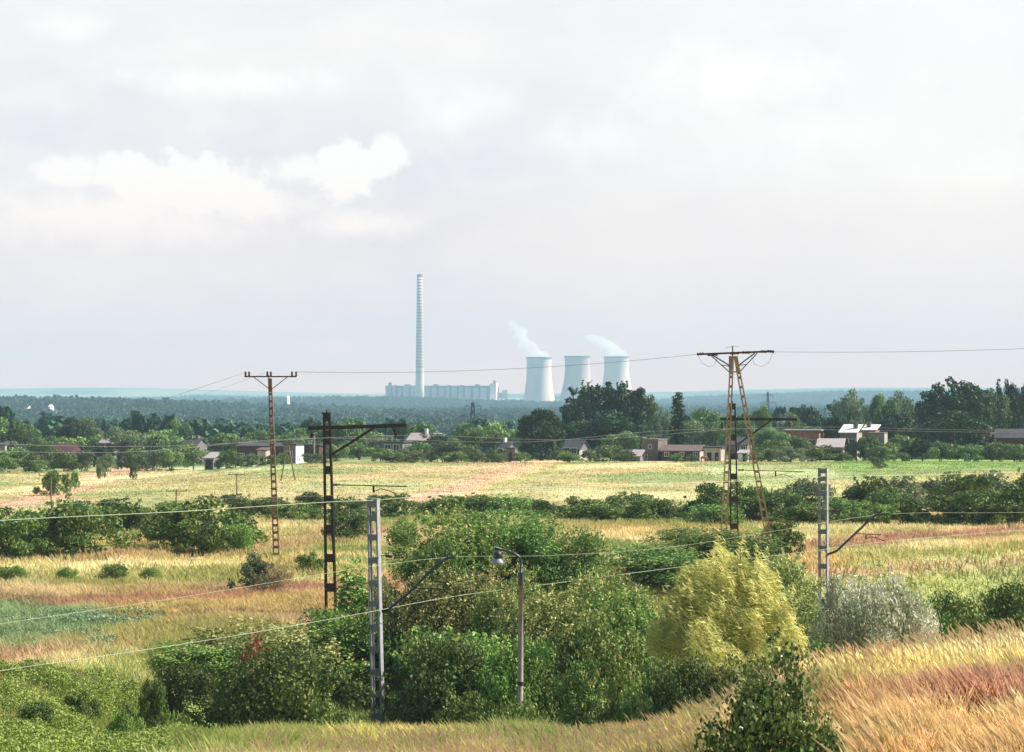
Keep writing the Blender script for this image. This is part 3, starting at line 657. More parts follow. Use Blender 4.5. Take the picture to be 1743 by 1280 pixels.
# --- forest on the plain: nobody could count it
def forest():
    col = bpy.data.collections.new('forest_tree_shapes')
    for i in range(5):
        r = rnd(i, 3)
        if i < 4: env = [(0, 0, 6.5, 3.2, 3.2, 4.6), (r.uniform(-1.6, 1.6), 0, 8.5, 2.2, 2.2, 3.2), (0, r.uniform(-1.6, 1.6), 6, 3, 3, 3)]
        else: env = [(0, 0, 4, 2.0, 2.0, 3.5), (0, 0, 9, 1.1, 1.1, 4)]
        v, f, tint, lc, lr = leaf_cloud(900 + i, env, 230, .95, asp=.75, K=16, lobe=(.16, .3), fill=.25)
        o = newmesh('forest_tree_shape', v, f, M['f_forest'], tint=tint)
        C.objects.unlink(o); col.objects.link(o)
    r = np.random.default_rng(5); pts = []
    Y = 560.0
    while Y < 7600:
        s = 7.5 if Y < 1500 else (9.5 if Y < 3500 else 14.0)
        half = .29 * Y + 40; n = int(2 * half / s)
        x = np.linspace(-half, half, n) + r.uniform(-.5, .5, n) * s; yy = Y + r.uniform(-.5, .5, n) * s
        pts.append(np.stack([x, yy], -1)); Y += s
    Pn = np.concatenate(pts); X, Y = Pn[:, 0], Pn[:, 1]
    clear = fnoise(X, Y * .5, 260, 15)
    keep = (clear < .66) | (Y > 3000)
    keep &= r.random(len(X)) < np.where(Y < 900, .55, 1)
    keep &= ~((Y < 850) & (vnoise(X, Y, 60, 44) > .55))
    keep &= ~((np.abs(X) < 700) & (X > -330) & (X < 330) & (Y > 5330) & (Y < 5800))
    openl = (Y > 5000) & (X < 200 + (Y - 5000) * .15)
    keep &= ~(openl & (fnoise(X, Y * .3, 160, 16) < .50))
    keep &= ~((Y > 6900) & (fnoise(X, Y * .4, 300, 17) < .5))
    X, Y = X[keep], Y[keep]; Z = H(X, Y) - .5
    me = bpy.data.meshes.new('forest'); me.vertices.add(len(X))
    me.vertices.foreach_set('co', np.stack([X, Y, Z], -1).astype(np.float32).ravel())
    sc = me.attributes.new('size', 'FLOAT', 'POINT')
    size = r.uniform(.65, 1.25, len(X)) * (.75 + .5 * fnoise(X, Y, 120, 18)) * np.where(Y > 3500, .95, 1)
    sc.data.foreach_set('value', size.astype(np.float32))
    o = bpy.data.objects.new('forest', me); C.objects.link(o)
    tag(o, 'unbroken bluish forest covering the plain behind the village', 'forest', kind='stuff')
    ng = bpy.data.node_groups.new('forest_scatter', 'GeometryNodeTree')
    ng.interface.new_socket('Geometry', in_out='INPUT', socket_type='NodeSocketGeometry')
    ng.interface.new_socket('Geometry', in_out='OUTPUT', socket_type='NodeSocketGeometry')
    N = ng.nodes.new; gi = N('NodeGroupInput'); go = N('NodeGroupOutput'); ip = N('GeometryNodeInstanceOnPoints')
    ci = N('GeometryNodeCollectionInfo'); ci.inputs['Collection'].default_value = col
    ci.inputs['Separate Children'].default_value = True; ci.inputs['Reset Children'].default_value = True
    ip.inputs['Pick Instance'].default_value = True
    rr = N('FunctionNodeRandomValue'); rr.data_type = 'FLOAT_VECTOR'; rr.inputs[0].default_value = (0, 0, 0); rr.inputs[1].default_value = (0, 0, 6.28)
    na = N('GeometryNodeInputNamedAttribute'); na.data_type = 'FLOAT'; na.inputs['Name'].default_value = 'size'
    L = ng.links.new
    L(gi.outputs[0], ip.inputs['Points']); L(ci.outputs[0], ip.inputs['Instance']); L(rr.outputs[0], ip.inputs['Rotation'])
    L(na.outputs[0], ip.inputs['Scale']); L(ip.outputs[0], go.inputs[0])
    md = o.modifiers.new('scatter', 'NODES'); md.node_group = ng
    print('forest trees', len(X))
forest()

# ------------------------------------------------------------------ planting: (kind, px, top row, width px, distance, label)
NEAR = [  # scrub in the railway cutting
 ('bush', 335, 1095, 150, 98, 'leafy green bush at the left end of the near scrub, above the green herbs'),
 ('darkbush', 300, 1130, 120, 93, 'low dark bush in front of the left end of the near scrub'),
 ('bush', 440, 1062, 200, 100, 'broad dark green bush left of the grey masts, beneath the left black mast'),
 ('darkbush', 462, 1100, 190, 90, 'deep shaded bush touching the golden grass left of the lamp-side grey mast'),
 ('bush', 555, 1068, 170, 103, 'dense bush hiding the foot of the left black mast'),
 ('redsapling', 425, 1075, 44, 92, 'reddish-tipped young shrub rising left of the black mast foot'),
 ('sapling', 608, 955, 62, 107, 'thin tall sapling between the black mast and the grey mast'),
 ('bush', 610, 1040, 150, 104, 'green bush just behind the left grey mast'),
 ('bush', 515, 1120, 120, 92, 'bush in front of the left side of the nearer grey mast'),
 ('bush', 762, 1085, 130, 93, 'green bush right of the foot of the nearer grey mast'),
 ('tallbush', 712, 980, 130, 104, 'tall olive bush under the mast bracket with the thick boom'),
 ('tallbush', 768, 868, 150, 113, 'tall feathery willow bush topping the central thicket, left half'),
 ('darkbush', 735, 925, 120, 109, 'dark hollow-looking bush below the feathery willow top'),
 ('tallbush', 862, 868, 150, 115, 'tall feathery willow bush topping the central thicket, right half'),
 ('tallbush', 800, 955, 150, 105, 'olive bush left of the lamp pole with its top level with the lamp'),
 ('bush', 780, 1075, 180, 95, 'green bush left of the lower part of the lamp pole'),
 ('tallbush', 868, 975, 120, 101, 'green bush right behind the upper lamp pole'),
 ('tallbush', 948, 898, 130, 115, 'tall olive bush on the right shoulder of the central thicket'),
 ('bush', 1005, 955, 120, 116, 'rounded bush at the right edge of the central thicket, by the open meadow'),
 ('tallbush', 940, 985, 150, 99, 'large green bush just right of the lamp pole'),
 ('darkbush', 905, 1110, 130, 93, 'dark bush behind the lamp pole with a shaded hollow'),
 ('tallbush', 1045, 975, 130, 106, 'green bush between the lamp pole and the yellow willow'),
 ('bush', 1010, 1050, 130, 95, 'green bush low between the lamp pole and the yellow willow'),
 ('bush', 1075, 1080, 150, 98, 'dark green bush under the left side of the yellow willow'),
 ('bright', 815, 1180, 130, 82, 'low bright green herb bush left of the lamp foot'),
 ('bright', 890, 1198, 100, 80, 'low bright green herb bush in front of the lamp foot'),
 ('bush', 1130, 1140, 120, 86, 'small dark bush in front of the yellow willow, left of the pale grass'),
 ('bush', 1100, 930, 150, 130, 'green bush left behind the yellow willow'),
 ('tallbush', 1190, 900, 140, 138, 'grey-green bush behind the yellow willow, left of the A-shaped pole legs'),
 ('bush', 1255, 912, 150, 136, 'green bush at the foot of the right black mast'),
 ('bush', 1320, 945, 120, 126, 'green bush right behind the top of the yellow willow'),
 ('tallbush', 1345, 990, 110, 116, 'olive bush between the yellow willow and the farther grey mast'),
 ('bush', 1340, 1050, 90, 108, 'green bush in front of the foot of the farther grey mast'),
 ('bush', 1330, 1090, 120, 96, 'green bush under the right side of the yellow willow'),
 ('darkbush', 1468, 1060, 100, 110, 'dark bush under the silver willow, right of the farther grey mast'),
 ('darkbush', 1640, 1012, 130, 108, 'dark bush left of the right-hand frame edge, behind the golden bank'),
 ('darkbush', 1712, 995, 130, 112, 'dark windblown bush at the right-hand frame edge'),
 ('bush', 1595, 1050, 90, 106, 'dark low bush between the silver willow and the darker bushes on the right'),
]
for k_, px, yt, w, d, lab in NEAR:
    w *= 1.25
    nm = {'sapling': 'sapling', 'redsapling': 'sapling', 'bright': 'herb_bush'}.get(k_, 'bush')
    plant(k_, nm, px, yt, w, d, lab, 'sapling' if 'sapling' in k_ else 'bush', 'bushes of the near thicket' if 'sapling' not in k_ else 'saplings in the near thicket')
NEAR2 = [('bush', 1165, 1120, 110, 85, 'green bush in front of the left half of the yellow willow'), ('bush', 1262, 1125, 120, 84, 'green bush in front of the yellow willow trunk, behind the glossy shrub'),
 ('bush', 1365, 1112, 80, 84, 'green bush right in front of the yellow willow, beside the golden bank'), ('bush', 650, 985, 70, 108, 'slim bush showing through the upper battens of the nearer grey mast'),
 ('bush', 870, 1090, 110, 92, 'leafy bush left of the lamp pole foot'), ('bush', 985, 1130, 110, 88, 'low leafy bush right of the lamp pole foot')]
for k_, px, yt, w, d, lab in NEAR2: plant(k_, 'bush', px, yt, w * 1.2, d, lab, 'bush', 'bushes of the near thicket')
plant('willow', 'willow_tree', 1238, 944, 236, 90, 'yellow-green willow streaming leftwards in the wind', 'tree')
plant('silver', 'silver_willow', 1495, 985, 190, 104, 'silvery pale willow bush behind the golden bank, right of the farther grey mast', 'bush')
plant('glossy', 'leafy_shrub', 1302, 1112, 236, 44, 'glossy sparkling shrub at the bottom edge in front of the yellow willow', 'bush', sink=.4)

HERBS = [(60, 1195, 60, 78, 'herb clump nearest the left frame edge on the green slope'), (140, 1175, 56, 84, 'herb clump at the top of the green slope, far left'), (215, 1210, 64, 77, 'herb clump in the middle of the green slope'),
 (175, 1245, 56, 73, 'herb clump low on the green slope, left of the middle'), (300, 1215, 60, 78, 'dark herb clump on the green slope below the left end of the scrub'), (262, 1155, 50, 88, 'herb clump between the meadow and the left end of the scrub'),
 (345, 1245, 62, 74, 'herb clump at the bottom edge below the left scrub'), (95, 1250, 60, 72, 'herb clump at the bottom left corner')]
for px, yt, w, d, lab in HERBS: plant('bright' if d % 2 else 'mid', 'herb_clump', px, yt, w, d, lab, 'plant', 'herb clumps on the near left slope')
MEADOW = [
 ('midpale', 30, 925, 70, 158, 'pale twiggy bush at the left frame edge beside the meadow'),
 ('mid', 20, 866, 120, 150, 'green bush at the far left end of the bush group, cut by the frame'),
 ('mid', 75, 863, 120, 155, 'green bush second from the left frame edge in front of the field'),
 ('mid', 140, 852, 130, 153, 'tall loose green bush left of the dark shaded bush'),
 ('middark', 232, 848, 125, 183, 'dark shaded bush between the left bushes and the big round one'),
 ('mid', 345, 846, 165, 160, 'big rounded bush standing alone in front of the left part of the hedge'),
 ('middark', 345, 890, 90, 154, 'dark bush at the front of the big rounded one'),
 ('mid', 275, 875, 80, 168, 'green bush against the left side of the big rounded one'),
 ('mid', 400, 890, 60, 157, 'small green bush against the right side of the big rounded one'),
 ('midpale', 430, 943, 62, 127, 'small pale-leaved bush in the meadow beside the red grass stripe'),
 ('brown', 466, 960, 66, 126, 'low brown twiggy bush beside the small pale-leaved one'),
 ('mid', 193, 960, 48, 134, 'dark green tussock-like bush alone in the meadow, middle of three'),
 ('bright', 116, 966, 36, 133, 'small light green bush alone in the meadow, left of three'),
 ('bright', 257, 966, 36, 134, 'small light green bush alone in the meadow, right of three'),
 ('mid', 528, 940, 46, 141, 'low green bush in the meadow right of the T-topped pole foot'),
 ('mid', 590, 868, 75, 172, 'green bush between the left black mast and the grey mast, in front of the hedge'),
 ('middark', 1330, 888, 75, 152, 'dark bush beside the right leg of the A-shaped pole'),
 ('bright', 690, 882, 40, 160, 'small light green bush in the meadow left of the feathery willow'),
 ('mid', 15, 963, 60, 132, 'small green bush below the pale twiggy one at the left edge'),
]
for k_, px, yt, w, d, lab in MEADOW: plant(k_, 'bush', px, yt, w, d, lab, 'bush', 'single bushes on the meadow')

HEDGE = [
 ('mid', 455, 850, 60, 215, 'hedge bush just left of the T-topped pole'),
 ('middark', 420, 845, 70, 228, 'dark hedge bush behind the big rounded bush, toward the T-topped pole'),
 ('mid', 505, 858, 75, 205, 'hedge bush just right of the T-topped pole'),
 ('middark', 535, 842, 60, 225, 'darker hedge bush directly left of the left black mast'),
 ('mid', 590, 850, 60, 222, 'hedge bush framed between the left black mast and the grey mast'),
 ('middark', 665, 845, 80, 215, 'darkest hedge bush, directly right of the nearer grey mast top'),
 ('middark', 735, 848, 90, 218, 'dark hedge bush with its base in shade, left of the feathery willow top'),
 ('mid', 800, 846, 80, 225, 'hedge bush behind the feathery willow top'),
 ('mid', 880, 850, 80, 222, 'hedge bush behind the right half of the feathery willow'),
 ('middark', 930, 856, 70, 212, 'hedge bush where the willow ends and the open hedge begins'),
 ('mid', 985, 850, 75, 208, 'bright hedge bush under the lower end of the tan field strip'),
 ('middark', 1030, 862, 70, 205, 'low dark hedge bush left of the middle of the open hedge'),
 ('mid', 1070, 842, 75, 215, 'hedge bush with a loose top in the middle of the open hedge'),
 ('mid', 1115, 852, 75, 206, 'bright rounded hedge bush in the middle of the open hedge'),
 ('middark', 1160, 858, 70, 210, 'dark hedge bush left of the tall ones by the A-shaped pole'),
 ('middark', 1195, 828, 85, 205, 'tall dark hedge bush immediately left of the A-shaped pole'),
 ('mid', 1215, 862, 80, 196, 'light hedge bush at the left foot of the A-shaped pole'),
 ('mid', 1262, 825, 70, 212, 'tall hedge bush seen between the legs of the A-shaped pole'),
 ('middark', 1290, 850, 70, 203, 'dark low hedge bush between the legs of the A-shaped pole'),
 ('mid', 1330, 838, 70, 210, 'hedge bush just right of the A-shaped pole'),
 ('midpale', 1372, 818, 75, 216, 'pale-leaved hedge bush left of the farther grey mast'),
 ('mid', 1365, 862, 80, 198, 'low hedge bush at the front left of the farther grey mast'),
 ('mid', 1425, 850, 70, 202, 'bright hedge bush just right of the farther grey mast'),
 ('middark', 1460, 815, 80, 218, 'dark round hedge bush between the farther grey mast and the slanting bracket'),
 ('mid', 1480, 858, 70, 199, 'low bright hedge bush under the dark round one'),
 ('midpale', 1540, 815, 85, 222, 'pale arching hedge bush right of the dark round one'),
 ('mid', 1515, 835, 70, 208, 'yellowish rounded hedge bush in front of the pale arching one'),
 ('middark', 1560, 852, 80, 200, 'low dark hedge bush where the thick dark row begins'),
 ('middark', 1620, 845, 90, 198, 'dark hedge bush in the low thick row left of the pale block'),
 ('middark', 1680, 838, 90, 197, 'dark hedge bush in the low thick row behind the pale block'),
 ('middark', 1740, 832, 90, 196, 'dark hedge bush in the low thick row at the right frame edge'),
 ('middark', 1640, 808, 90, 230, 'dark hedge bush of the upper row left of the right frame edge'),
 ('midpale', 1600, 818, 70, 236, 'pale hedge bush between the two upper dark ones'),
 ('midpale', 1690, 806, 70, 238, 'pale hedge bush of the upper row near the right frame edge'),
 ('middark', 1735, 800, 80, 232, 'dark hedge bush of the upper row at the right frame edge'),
]
for k_, px, yt, w, d, lab in HEDGE: plant(k_, 'bush', px, yt - 4, w * 1.22, d * .97, lab, 'bush', 'bushes of the long hedge')

VILL = [  # trees and bushes round the village
 ('round', 'broad_tree', 8, 712, 60, 470, 'round tree at the left frame edge beside the slim dark conifer'),
 ('conifer', 'conifer', 19, 700, 13, 430, 'slim dark conifer near the left frame edge'),
 ('round', 'broad_tree', 40, 716, 36, 450, 'loose tree right of the slim dark conifer'),
 ('rounddark', 'broad_tree', 120, 712, 42, 500, 'dark left half of the twin-crowned tree above the red brick house'),
 ('roundpale', 'broad_tree', 148, 710, 46, 505, 'lighter right half of the twin-crowned tree above the red brick house'),
 ('roundpale', 'broad_tree', 212, 727, 66, 425, 'pale-topped round tree right of the red brick house'),
 ('round', 'broad_tree', 66, 744, 30, 395, 'narrow tree left of the red brick house'),
 ('round', 'broad_tree', 82, 752, 22, 385, 'small rounded tree touching the left end of the red brick house'),
 ('conifer', 'conifer', 187, 750, 20, 400, 'small pointed green tree in front of the pale-topped round tree'),
 ('conifer', 'conifer', 264, 744, 15, 440, 'small dark cone tree right of the pale-topped round tree'),
 ('round', 'broad_tree', 303, 715, 38, 520, 'single round tree against the blue forest, left of the T-topped pole'),
 ('round', 'broad_tree', 384, 738, 48, 440, 'rounded tree behind the small slant-roofed shed'),
 ('round', 'broad_tree', 440, 732, 40, 470, 'tree behind the long dark shed, left of the T-topped pole'),
 ('rounddark', 'broad_tree', 524, 714, 34, 500, 'dark tree left of the left black mast'),
 ('round', 'broad_tree', 490, 738, 40, 450, 'tree behind the white gable wall'),
 ('round', 'broad_tree', 575, 728, 44, 470, 'tree under the beam of the left black mast, next to the mast'),
 ('roundpale', 'broad_tree', 608, 718, 50, 500, 'pale green tree under the middle of the black mast beam'),
 ('rounddark', 'broad_tree', 684, 714, 30, 510, 'tree at the right tip of the black mast beam'),
 ('roundpale', 'broad_tree', 650, 742, 50, 450, 'pale tree above the dark flat roof with chimneys'),
 ('rounddark', 'broad_tree', 745, 738, 42, 420, 'dark tree right of the grey-roofed house with a pale chimney'),
 ('round', 'broad_tree', 806, 728, 44, 430, 'tall loose tree below the lattice pylon'),
 ('round', 'broad_tree', 770, 745, 36, 420, 'tree left of the tall loose one below the lattice pylon'),
 ('round', 'broad_tree', 840, 738, 36, 425, 'tree left of the dark gabled house'),
 ('dome', 'broad_tree', 921, 698, 66, 386, 'very dark dome-shaped tree left of the huge poplar clump'),
 ('poplar', 'poplar_tree', 975, 690, 36, 425, 'low left shoulder tree of the huge poplar clump'),
 ('poplar', 'poplar_tree', 992, 657, 62, 430, 'left poplar of the huge dark clump in front of the middle cooling tower'),
 ('poplar', 'poplar_tree', 1032, 654, 70, 435, 'middle poplar of the huge dark clump'),
 ('poplar', 'poplar_tree', 1066, 656, 60, 428, 'brown-tipped poplar on the right of the huge dark clump'),
 ('round', 'poplar_tree', 1092, 668, 40, 440, 'rightmost slim poplar of the huge dark clump'),
 ('rounddark', 'broad_tree', 1030, 700, 110, 415, 'dark lower foliage at the foot of the huge poplar clump'),
 ('round', 'broad_tree', 1055, 735, 60, 392, 'green tree before the huge poplar clump, right of the pale-ended house'),
 ('roundpale', 'broad_tree', 1112, 704, 26, 470, 'thin pale tree just right of the huge poplar clump'),
 ('roundpale', 'broad_tree', 1132, 694, 24, 480, 'thin pale tree left of the columnar poplar'),
 ('column', 'columnar_poplar', 1154, 670, 25, 392, 'dark columnar poplar standing alone right of the poplar clump'),
 ('round', 'broad_tree', 1196, 696, 54, 500, 'round tree left of the A-shaped pole against the blue forest'),
 ('roundpale', 'broad_tree', 1182, 724, 50, 440, 'pale green tree right of the columnar poplar'),
 ('round', 'broad_tree', 1218, 722, 44, 430, 'tree directly left of the A-shaped pole above the whitewashed shed'),
 ('round', 'broad_tree', 1262, 712, 44, 450, 'tree seen between the legs of the A-shaped pole'),
 ('round', 'broad_tree', 1294, 690, 34, 500, 'tree right of the top of the right black mast'),
 ('round', 'broad_tree', 1308, 728, 50, 430, 'tree behind the right black mast beam'),
 ('rounddark', 'broad_tree', 1378, 693, 48, 520, 'dark spreading tree above the orange brick flat-roofed house'),
 ('round', 'broad_tree', 1350, 703, 40, 510, 'tree left of the dark spreading one, above the orange brick house'),
 ('rounddark', 'broad_tree', 1418, 710, 34, 420, 'dark tree between the orange brick house and the white-roofed house'),
 ('roundpale', 'broad_tree', 1446, 664, 46, 500, 'tall pale tree behind the white-roofed house'),
 ('roundpale', 'broad_tree', 1475, 690, 26, 510, 'thin tree right of the tall pale one'),
 ('round', 'broad_tree', 1503, 672, 42, 480, 'tree right behind the white-roofed house'),
 ('roundpale', 'broad_tree', 1537, 668, 52, 485, 'light rounded tree left of the giant dark tree'),
 ('rounddark', 'broad_tree', 1525, 700, 60, 450, 'dark low tree behind the grey block house'),
 ('round', 'broad_tree', 1558, 722, 60, 420, 'tree between the grey block house and the giant dark tree'),
 ('rounddark', 'broad_tree', 1592, 664, 66, 430, 'left crown of the giant dark tree'),
 ('rounddark', 'broad_tree', 1640, 648, 84, 420, 'tallest crown of the giant dark tree'),
 ('round', 'broad_tree', 1684, 664, 56, 430, 'lighter right crown of the giant tree'),
 ('rounddark', 'broad_tree', 1625, 700, 110, 405, 'low dark foliage under the giant tree'),
 ('conifer', 'conifer', 1700, 650, 30, 470, 'pointed dark tree right of the giant tree'),
 ('rounddark', 'broad_tree', 1722, 652, 38, 450, 'dark tree near the right frame edge above the dark red house'),
 ('rounddark', 'broad_tree', 1750, 656, 40, 460, 'tree cut by the right frame edge'),
]
for k_, nm, px, yt, w, d, lab in VILL: plant(k_, nm, px, yt, w * 1.12, d, lab, 'tree', 'trees round the village')
VB = [
 ('vbush', 20, 762, 60, 385, 'bush under the slim dark conifer'), ('vbush', 50, 772, 50, 370, 'bush at the left field edge below the slim dark conifer'),
 ('vbush', 5, 778, 40, 358, 'bush at the left end of the field edge'), ('vbush', 62, 782, 36, 350, 'low bush at the field edge left of the narrow tree'),
 ('vbush', 112, 768, 46, 362, 'bush hiding the front of the red brick house'), ('vbushpale', 138, 766, 40, 365, 'pale bush at the right end of the red brick house'),
 ('rounddark', 160, 752, 46, 400, 'dark green bush right of the red brick house'), ('vbushpale', 183, 772, 30, 352, 'pale bush standing forward at the field edge'),
 ('vbush', 172, 786, 14, 322, 'tiny bush on the field edge, left of two'), ('vbush', 228, 786, 13, 325, 'tiny bush on the field edge, right of two'),
 ('vbush', 225, 762, 50, 370, 'bush in front of the pale-topped round tree'), ('vbushpale', 262, 765, 42, 368, 'pale bush under the small dark cone tree'),
 ('vbush', 292, 766, 44, 365, 'bush left of the small slant-roofed shed'), ('vbush', 330, 753, 56, 384, 'bush below the low grey roofs'),
 ('middark', 86, 801, 40, 268, 'solitary dark bush on the left part of the field'), ('middark', 112, 806, 16, 272, 'small bush at the right side of the solitary dark field bush'),
 ('mid', 128, 802, 13, 285, 'tiny round bush right of the solitary dark field bush'),
 ('vbush', 400, 768, 40, 368, 'bush in front of the left end of the long dark shed'), ('vbushpale', 428, 772, 34, 362, 'pale bush in front of the long dark shed'),
 ('vbush', 462, 774, 30, 360, 'small bush behind the T-topped pole'), ('vbushpale', 536, 772, 40, 365, 'bush at the foot of the distant lamp post'),
 ('vbush', 572, 758, 48, 385, 'bush right behind the left black mast'), ('vbush', 612, 752, 56, 392, 'bush in the middle beneath the black mast beam'),
 ('vbush', 650, 762, 50, 380, 'bush in front of the dark flat roof with chimneys'), ('vbushpale', 690, 764, 50, 370, 'pale bush at the field edge left of the village middle'),
 ('vbush', 720, 752, 50, 385, 'dark bush in front of the grey-roofed house'), ('vbushpale', 755, 752, 56, 378, 'pale broad bush right of the grey-roofed house'),
 ('vbush', 795, 758, 50, 375, 'bush beneath the tall loose tree'), ('vbush', 832, 764, 36, 375, 'bush at the left end of the dark gabled house'),
 ('vbush', 905, 768, 40, 385, 'low bush under the very dark dome tree'), ('vbush', 950, 766, 36, 382, 'low bush right of the very dark dome tree'),
 ('vbush', 1035, 758, 50, 378, 'bush right of the pale-ended house'), ('vbush', 1282, 768, 30, 372, 'small bush between the A-shaped pole legs'),
 ('vbush', 1325, 748, 52, 385, 'bush below the left end of the orange brick house'), ('vbush', 1362, 742, 54, 390, 'rounded bush before the orange brick house'),
 ('vbushpale', 1345, 760, 50, 372, 'pale bush at the field edge below the orange brick house'), ('vbush', 1392, 758, 56, 376, 'broad dark bush before the grey slanted shed roof'),
 ('vbush', 1310, 764, 40, 374, 'bush at the left end of the field edge under the orange brick house'),
 ('rounddark', 1458, 752, 38, 378, 'dark pointed bush below the white-roofed house'), ('vbush', 1480, 742, 40, 385, 'bush between the white-roofed house and the grey block house'),
 ('vbush', 1500, 758, 44, 372, 'bush in front of the grey block house'), ('vbush', 1540, 742, 56, 382, 'bush right of the grey block house'),
 ('rounddark', 1570, 748, 50, 380, 'dark bush left under the giant tree'), ('vbush', 1600, 752, 50, 376, 'bush under the giant tree'),
 ('vbush', 1650, 756, 50, 376, 'bush right of the giant tree trunk'), ('vbush', 1690, 752, 50, 378, 'bush in front of the dark red house'),
 ('vbush', 1730, 756, 50, 374, 'bush at the right frame edge before the dark red house'), ('vbushpale', 1494, 778, 26, 330, 'small bush standing forward on the green slope'),
 ('vbush', 1436, 770, 36, 370, 'low bush beside the dark front of the grey-roofed barn'),
 ('vbush', 385, 766, 34, 362, 'bush between the slant-roofed shed and the long dark shed'), ('vbush', 480, 770, 26, 366, 'bush between the T-topped pole and the white end wall'),
 ('vbush', 668, 768, 40, 366, 'low bush before the dark flat-roofed house'), ('vbushpale', 705, 770, 36, 362, 'low pale bush at the field edge before the grey-roofed house'),
 ('vbush', 780, 768, 44, 366, 'low bush at the field edge under the lattice pylon'), ('vbush', 815, 770, 34, 364, 'low bush at the field edge right of the one under the pylon'),
 ('vbush', 850, 774, 24, 362, 'low bush before the left half of the pink-gabled house'), ('vbush', 888, 770, 30, 368, 'low bush right of the pink-gabled house'),
 ('vbush', 970, 768, 34, 366, 'low bush before the left half of the pale-ended house'), ('vbush', 1005, 766, 26, 368, 'low bush at the pale end of the house under the poplars'),
 ('vbush', 1062, 766, 34, 370, 'low bush before the low dark shed'), ('vbush', 1150, 772, 24, 366, 'small bush before the long stable, under the columnar poplar'),
 ('vbush', 1176, 773, 20, 364, 'tiny bush before the right half of the long stable'), ('vbush', 1296, 760, 36, 378, 'bush between the right leg of the A-shaped pole and the orange brick house'),
 ('vbush', 1520, 752, 44, 376, 'bush right before the grey block house end'), ('vbush', 1340, 738, 40, 404, 'upper bush before the wall of the orange brick house'),
]
for k_, px, yt, w, d, lab in VB: plant(k_, 'bush', px, yt, w * 1.1, d, lab, 'bush', 'bushes along the village edge')
# a band of woodland closing the gaps behind the village
def woodband(seed, n, ya, yb, label, ztop):
    r = np.random.default_rng(seed); vs = []; fs = []; ts = []; o = 0
    base = [leaf_cloud(seed + i, round_env(8, 8)(i), 900, .34, K=26, lobe=(.14, .26)) for i in range(4)]
    for i in range(n):
        y = r.uniform(ya, yb); x = r.uniform(-.26, .26) * y
        v, f, t = base[i % 4][:3]; s = r.uniform(.55, 1.05); a = r.uniform(0, 6.28)
        c_, s_ = math.cos(a), math.sin(a)
        w = np.stack([(v[:, 0] * c_ - v[:, 1] * s_) * s + x, (v[:, 0] * s_ + v[:, 1] * c_) * s + y, v[:, 2] * s * r.uniform(.7, 1.1) + h1(x, y)], -1)
        vs.append(w); fs.append(f + o); ts.append(np.clip(t + r.uniform(-.2, .2), 0, .95)); o += len(v)
    b = newmesh('woodland', np.concatenate(vs), np.concatenate(fs), M['f_village'], tint=np.concatenate(ts))
    tag(b, label, 'woodland', kind='stuff')
woodband(70, 150, 440, 560, 'loose green woodland behind the village houses', 0)
# leafy weeds on the near left slope: nobody could count them
def weeds(seed, n, x0, x1, ya, yb, label, mat='f_weed', hh=.5, leaf=.045, keep=None):
    r = np.random.default_rng(seed)
    X = r.uniform(x0, x1, n * 3); Y = r.uniform(ya, yb, n * 3)
    dn = fnoise(X, Y, 1.7, seed); ok = dn > r.uniform(.34, .60, n * 3)
    if keep is not None: ok &= keep(X, Y)
    X, Y, dn = X[ok], Y[ok], dn[ok]; n = len(X)
    z = H(X, Y) + hh * np.clip((dn - .25) * 2.2, .1, 1.2) * r.uniform(.1, 1, n)
    c = np.stack([X, Y, z], -1); nrm = unit(r.normal(size=(n, 3)) * .8 + np.array((0, 0, .8))); t = unit(np.cross(nrm, r.normal(size=(n, 3)))); b = unit(np.cross(nrm, t))
    Ls = leaf * r.uniform(.6, 1.5, n); v, f = leaf_faces(c, t, b, Ls, Ls * .5)
    tint = np.clip(.15 + .5 * fnoise(X, Y, 3.5, seed + 3) + .35 * r.random(n), 0, .98)
    tag(newmesh('weeds', v, f, M[mat], tint=tint), label, 'weeds', kind='stuff')
weeds(3, 150000, -22, -5.5, 60, 92, 'rank green herbs covering the near left slope', hh=.7, leaf=.05, keep=lambda X, Y: (X < -9 + (Y - 70) * -.12))
weeds(4, 40000, -6, 8, 66, 84, 'green weeds between the golden grass and the thicket', mat='f_near', hh=.5)
weeds(8, 30000, -4, 16, 46, 70, 'scattered dull green weeds among the golden grass', mat='f_olive', hh=.45, leaf=.04, keep=lambda X, Y: fnoise(X, Y, 5, 77) > .52)
weeds(6, 26000, -28, -17, 96, 116, 'bluish green reeds at the left edge of the meadow', mat='f_reed', hh=.5, leaf=.06)
weeds(7, 60000, -20, 34, 90, 190, 'scattered leafy herbs in the meadow', mat='f_olive', hh=.3, leaf=.06)

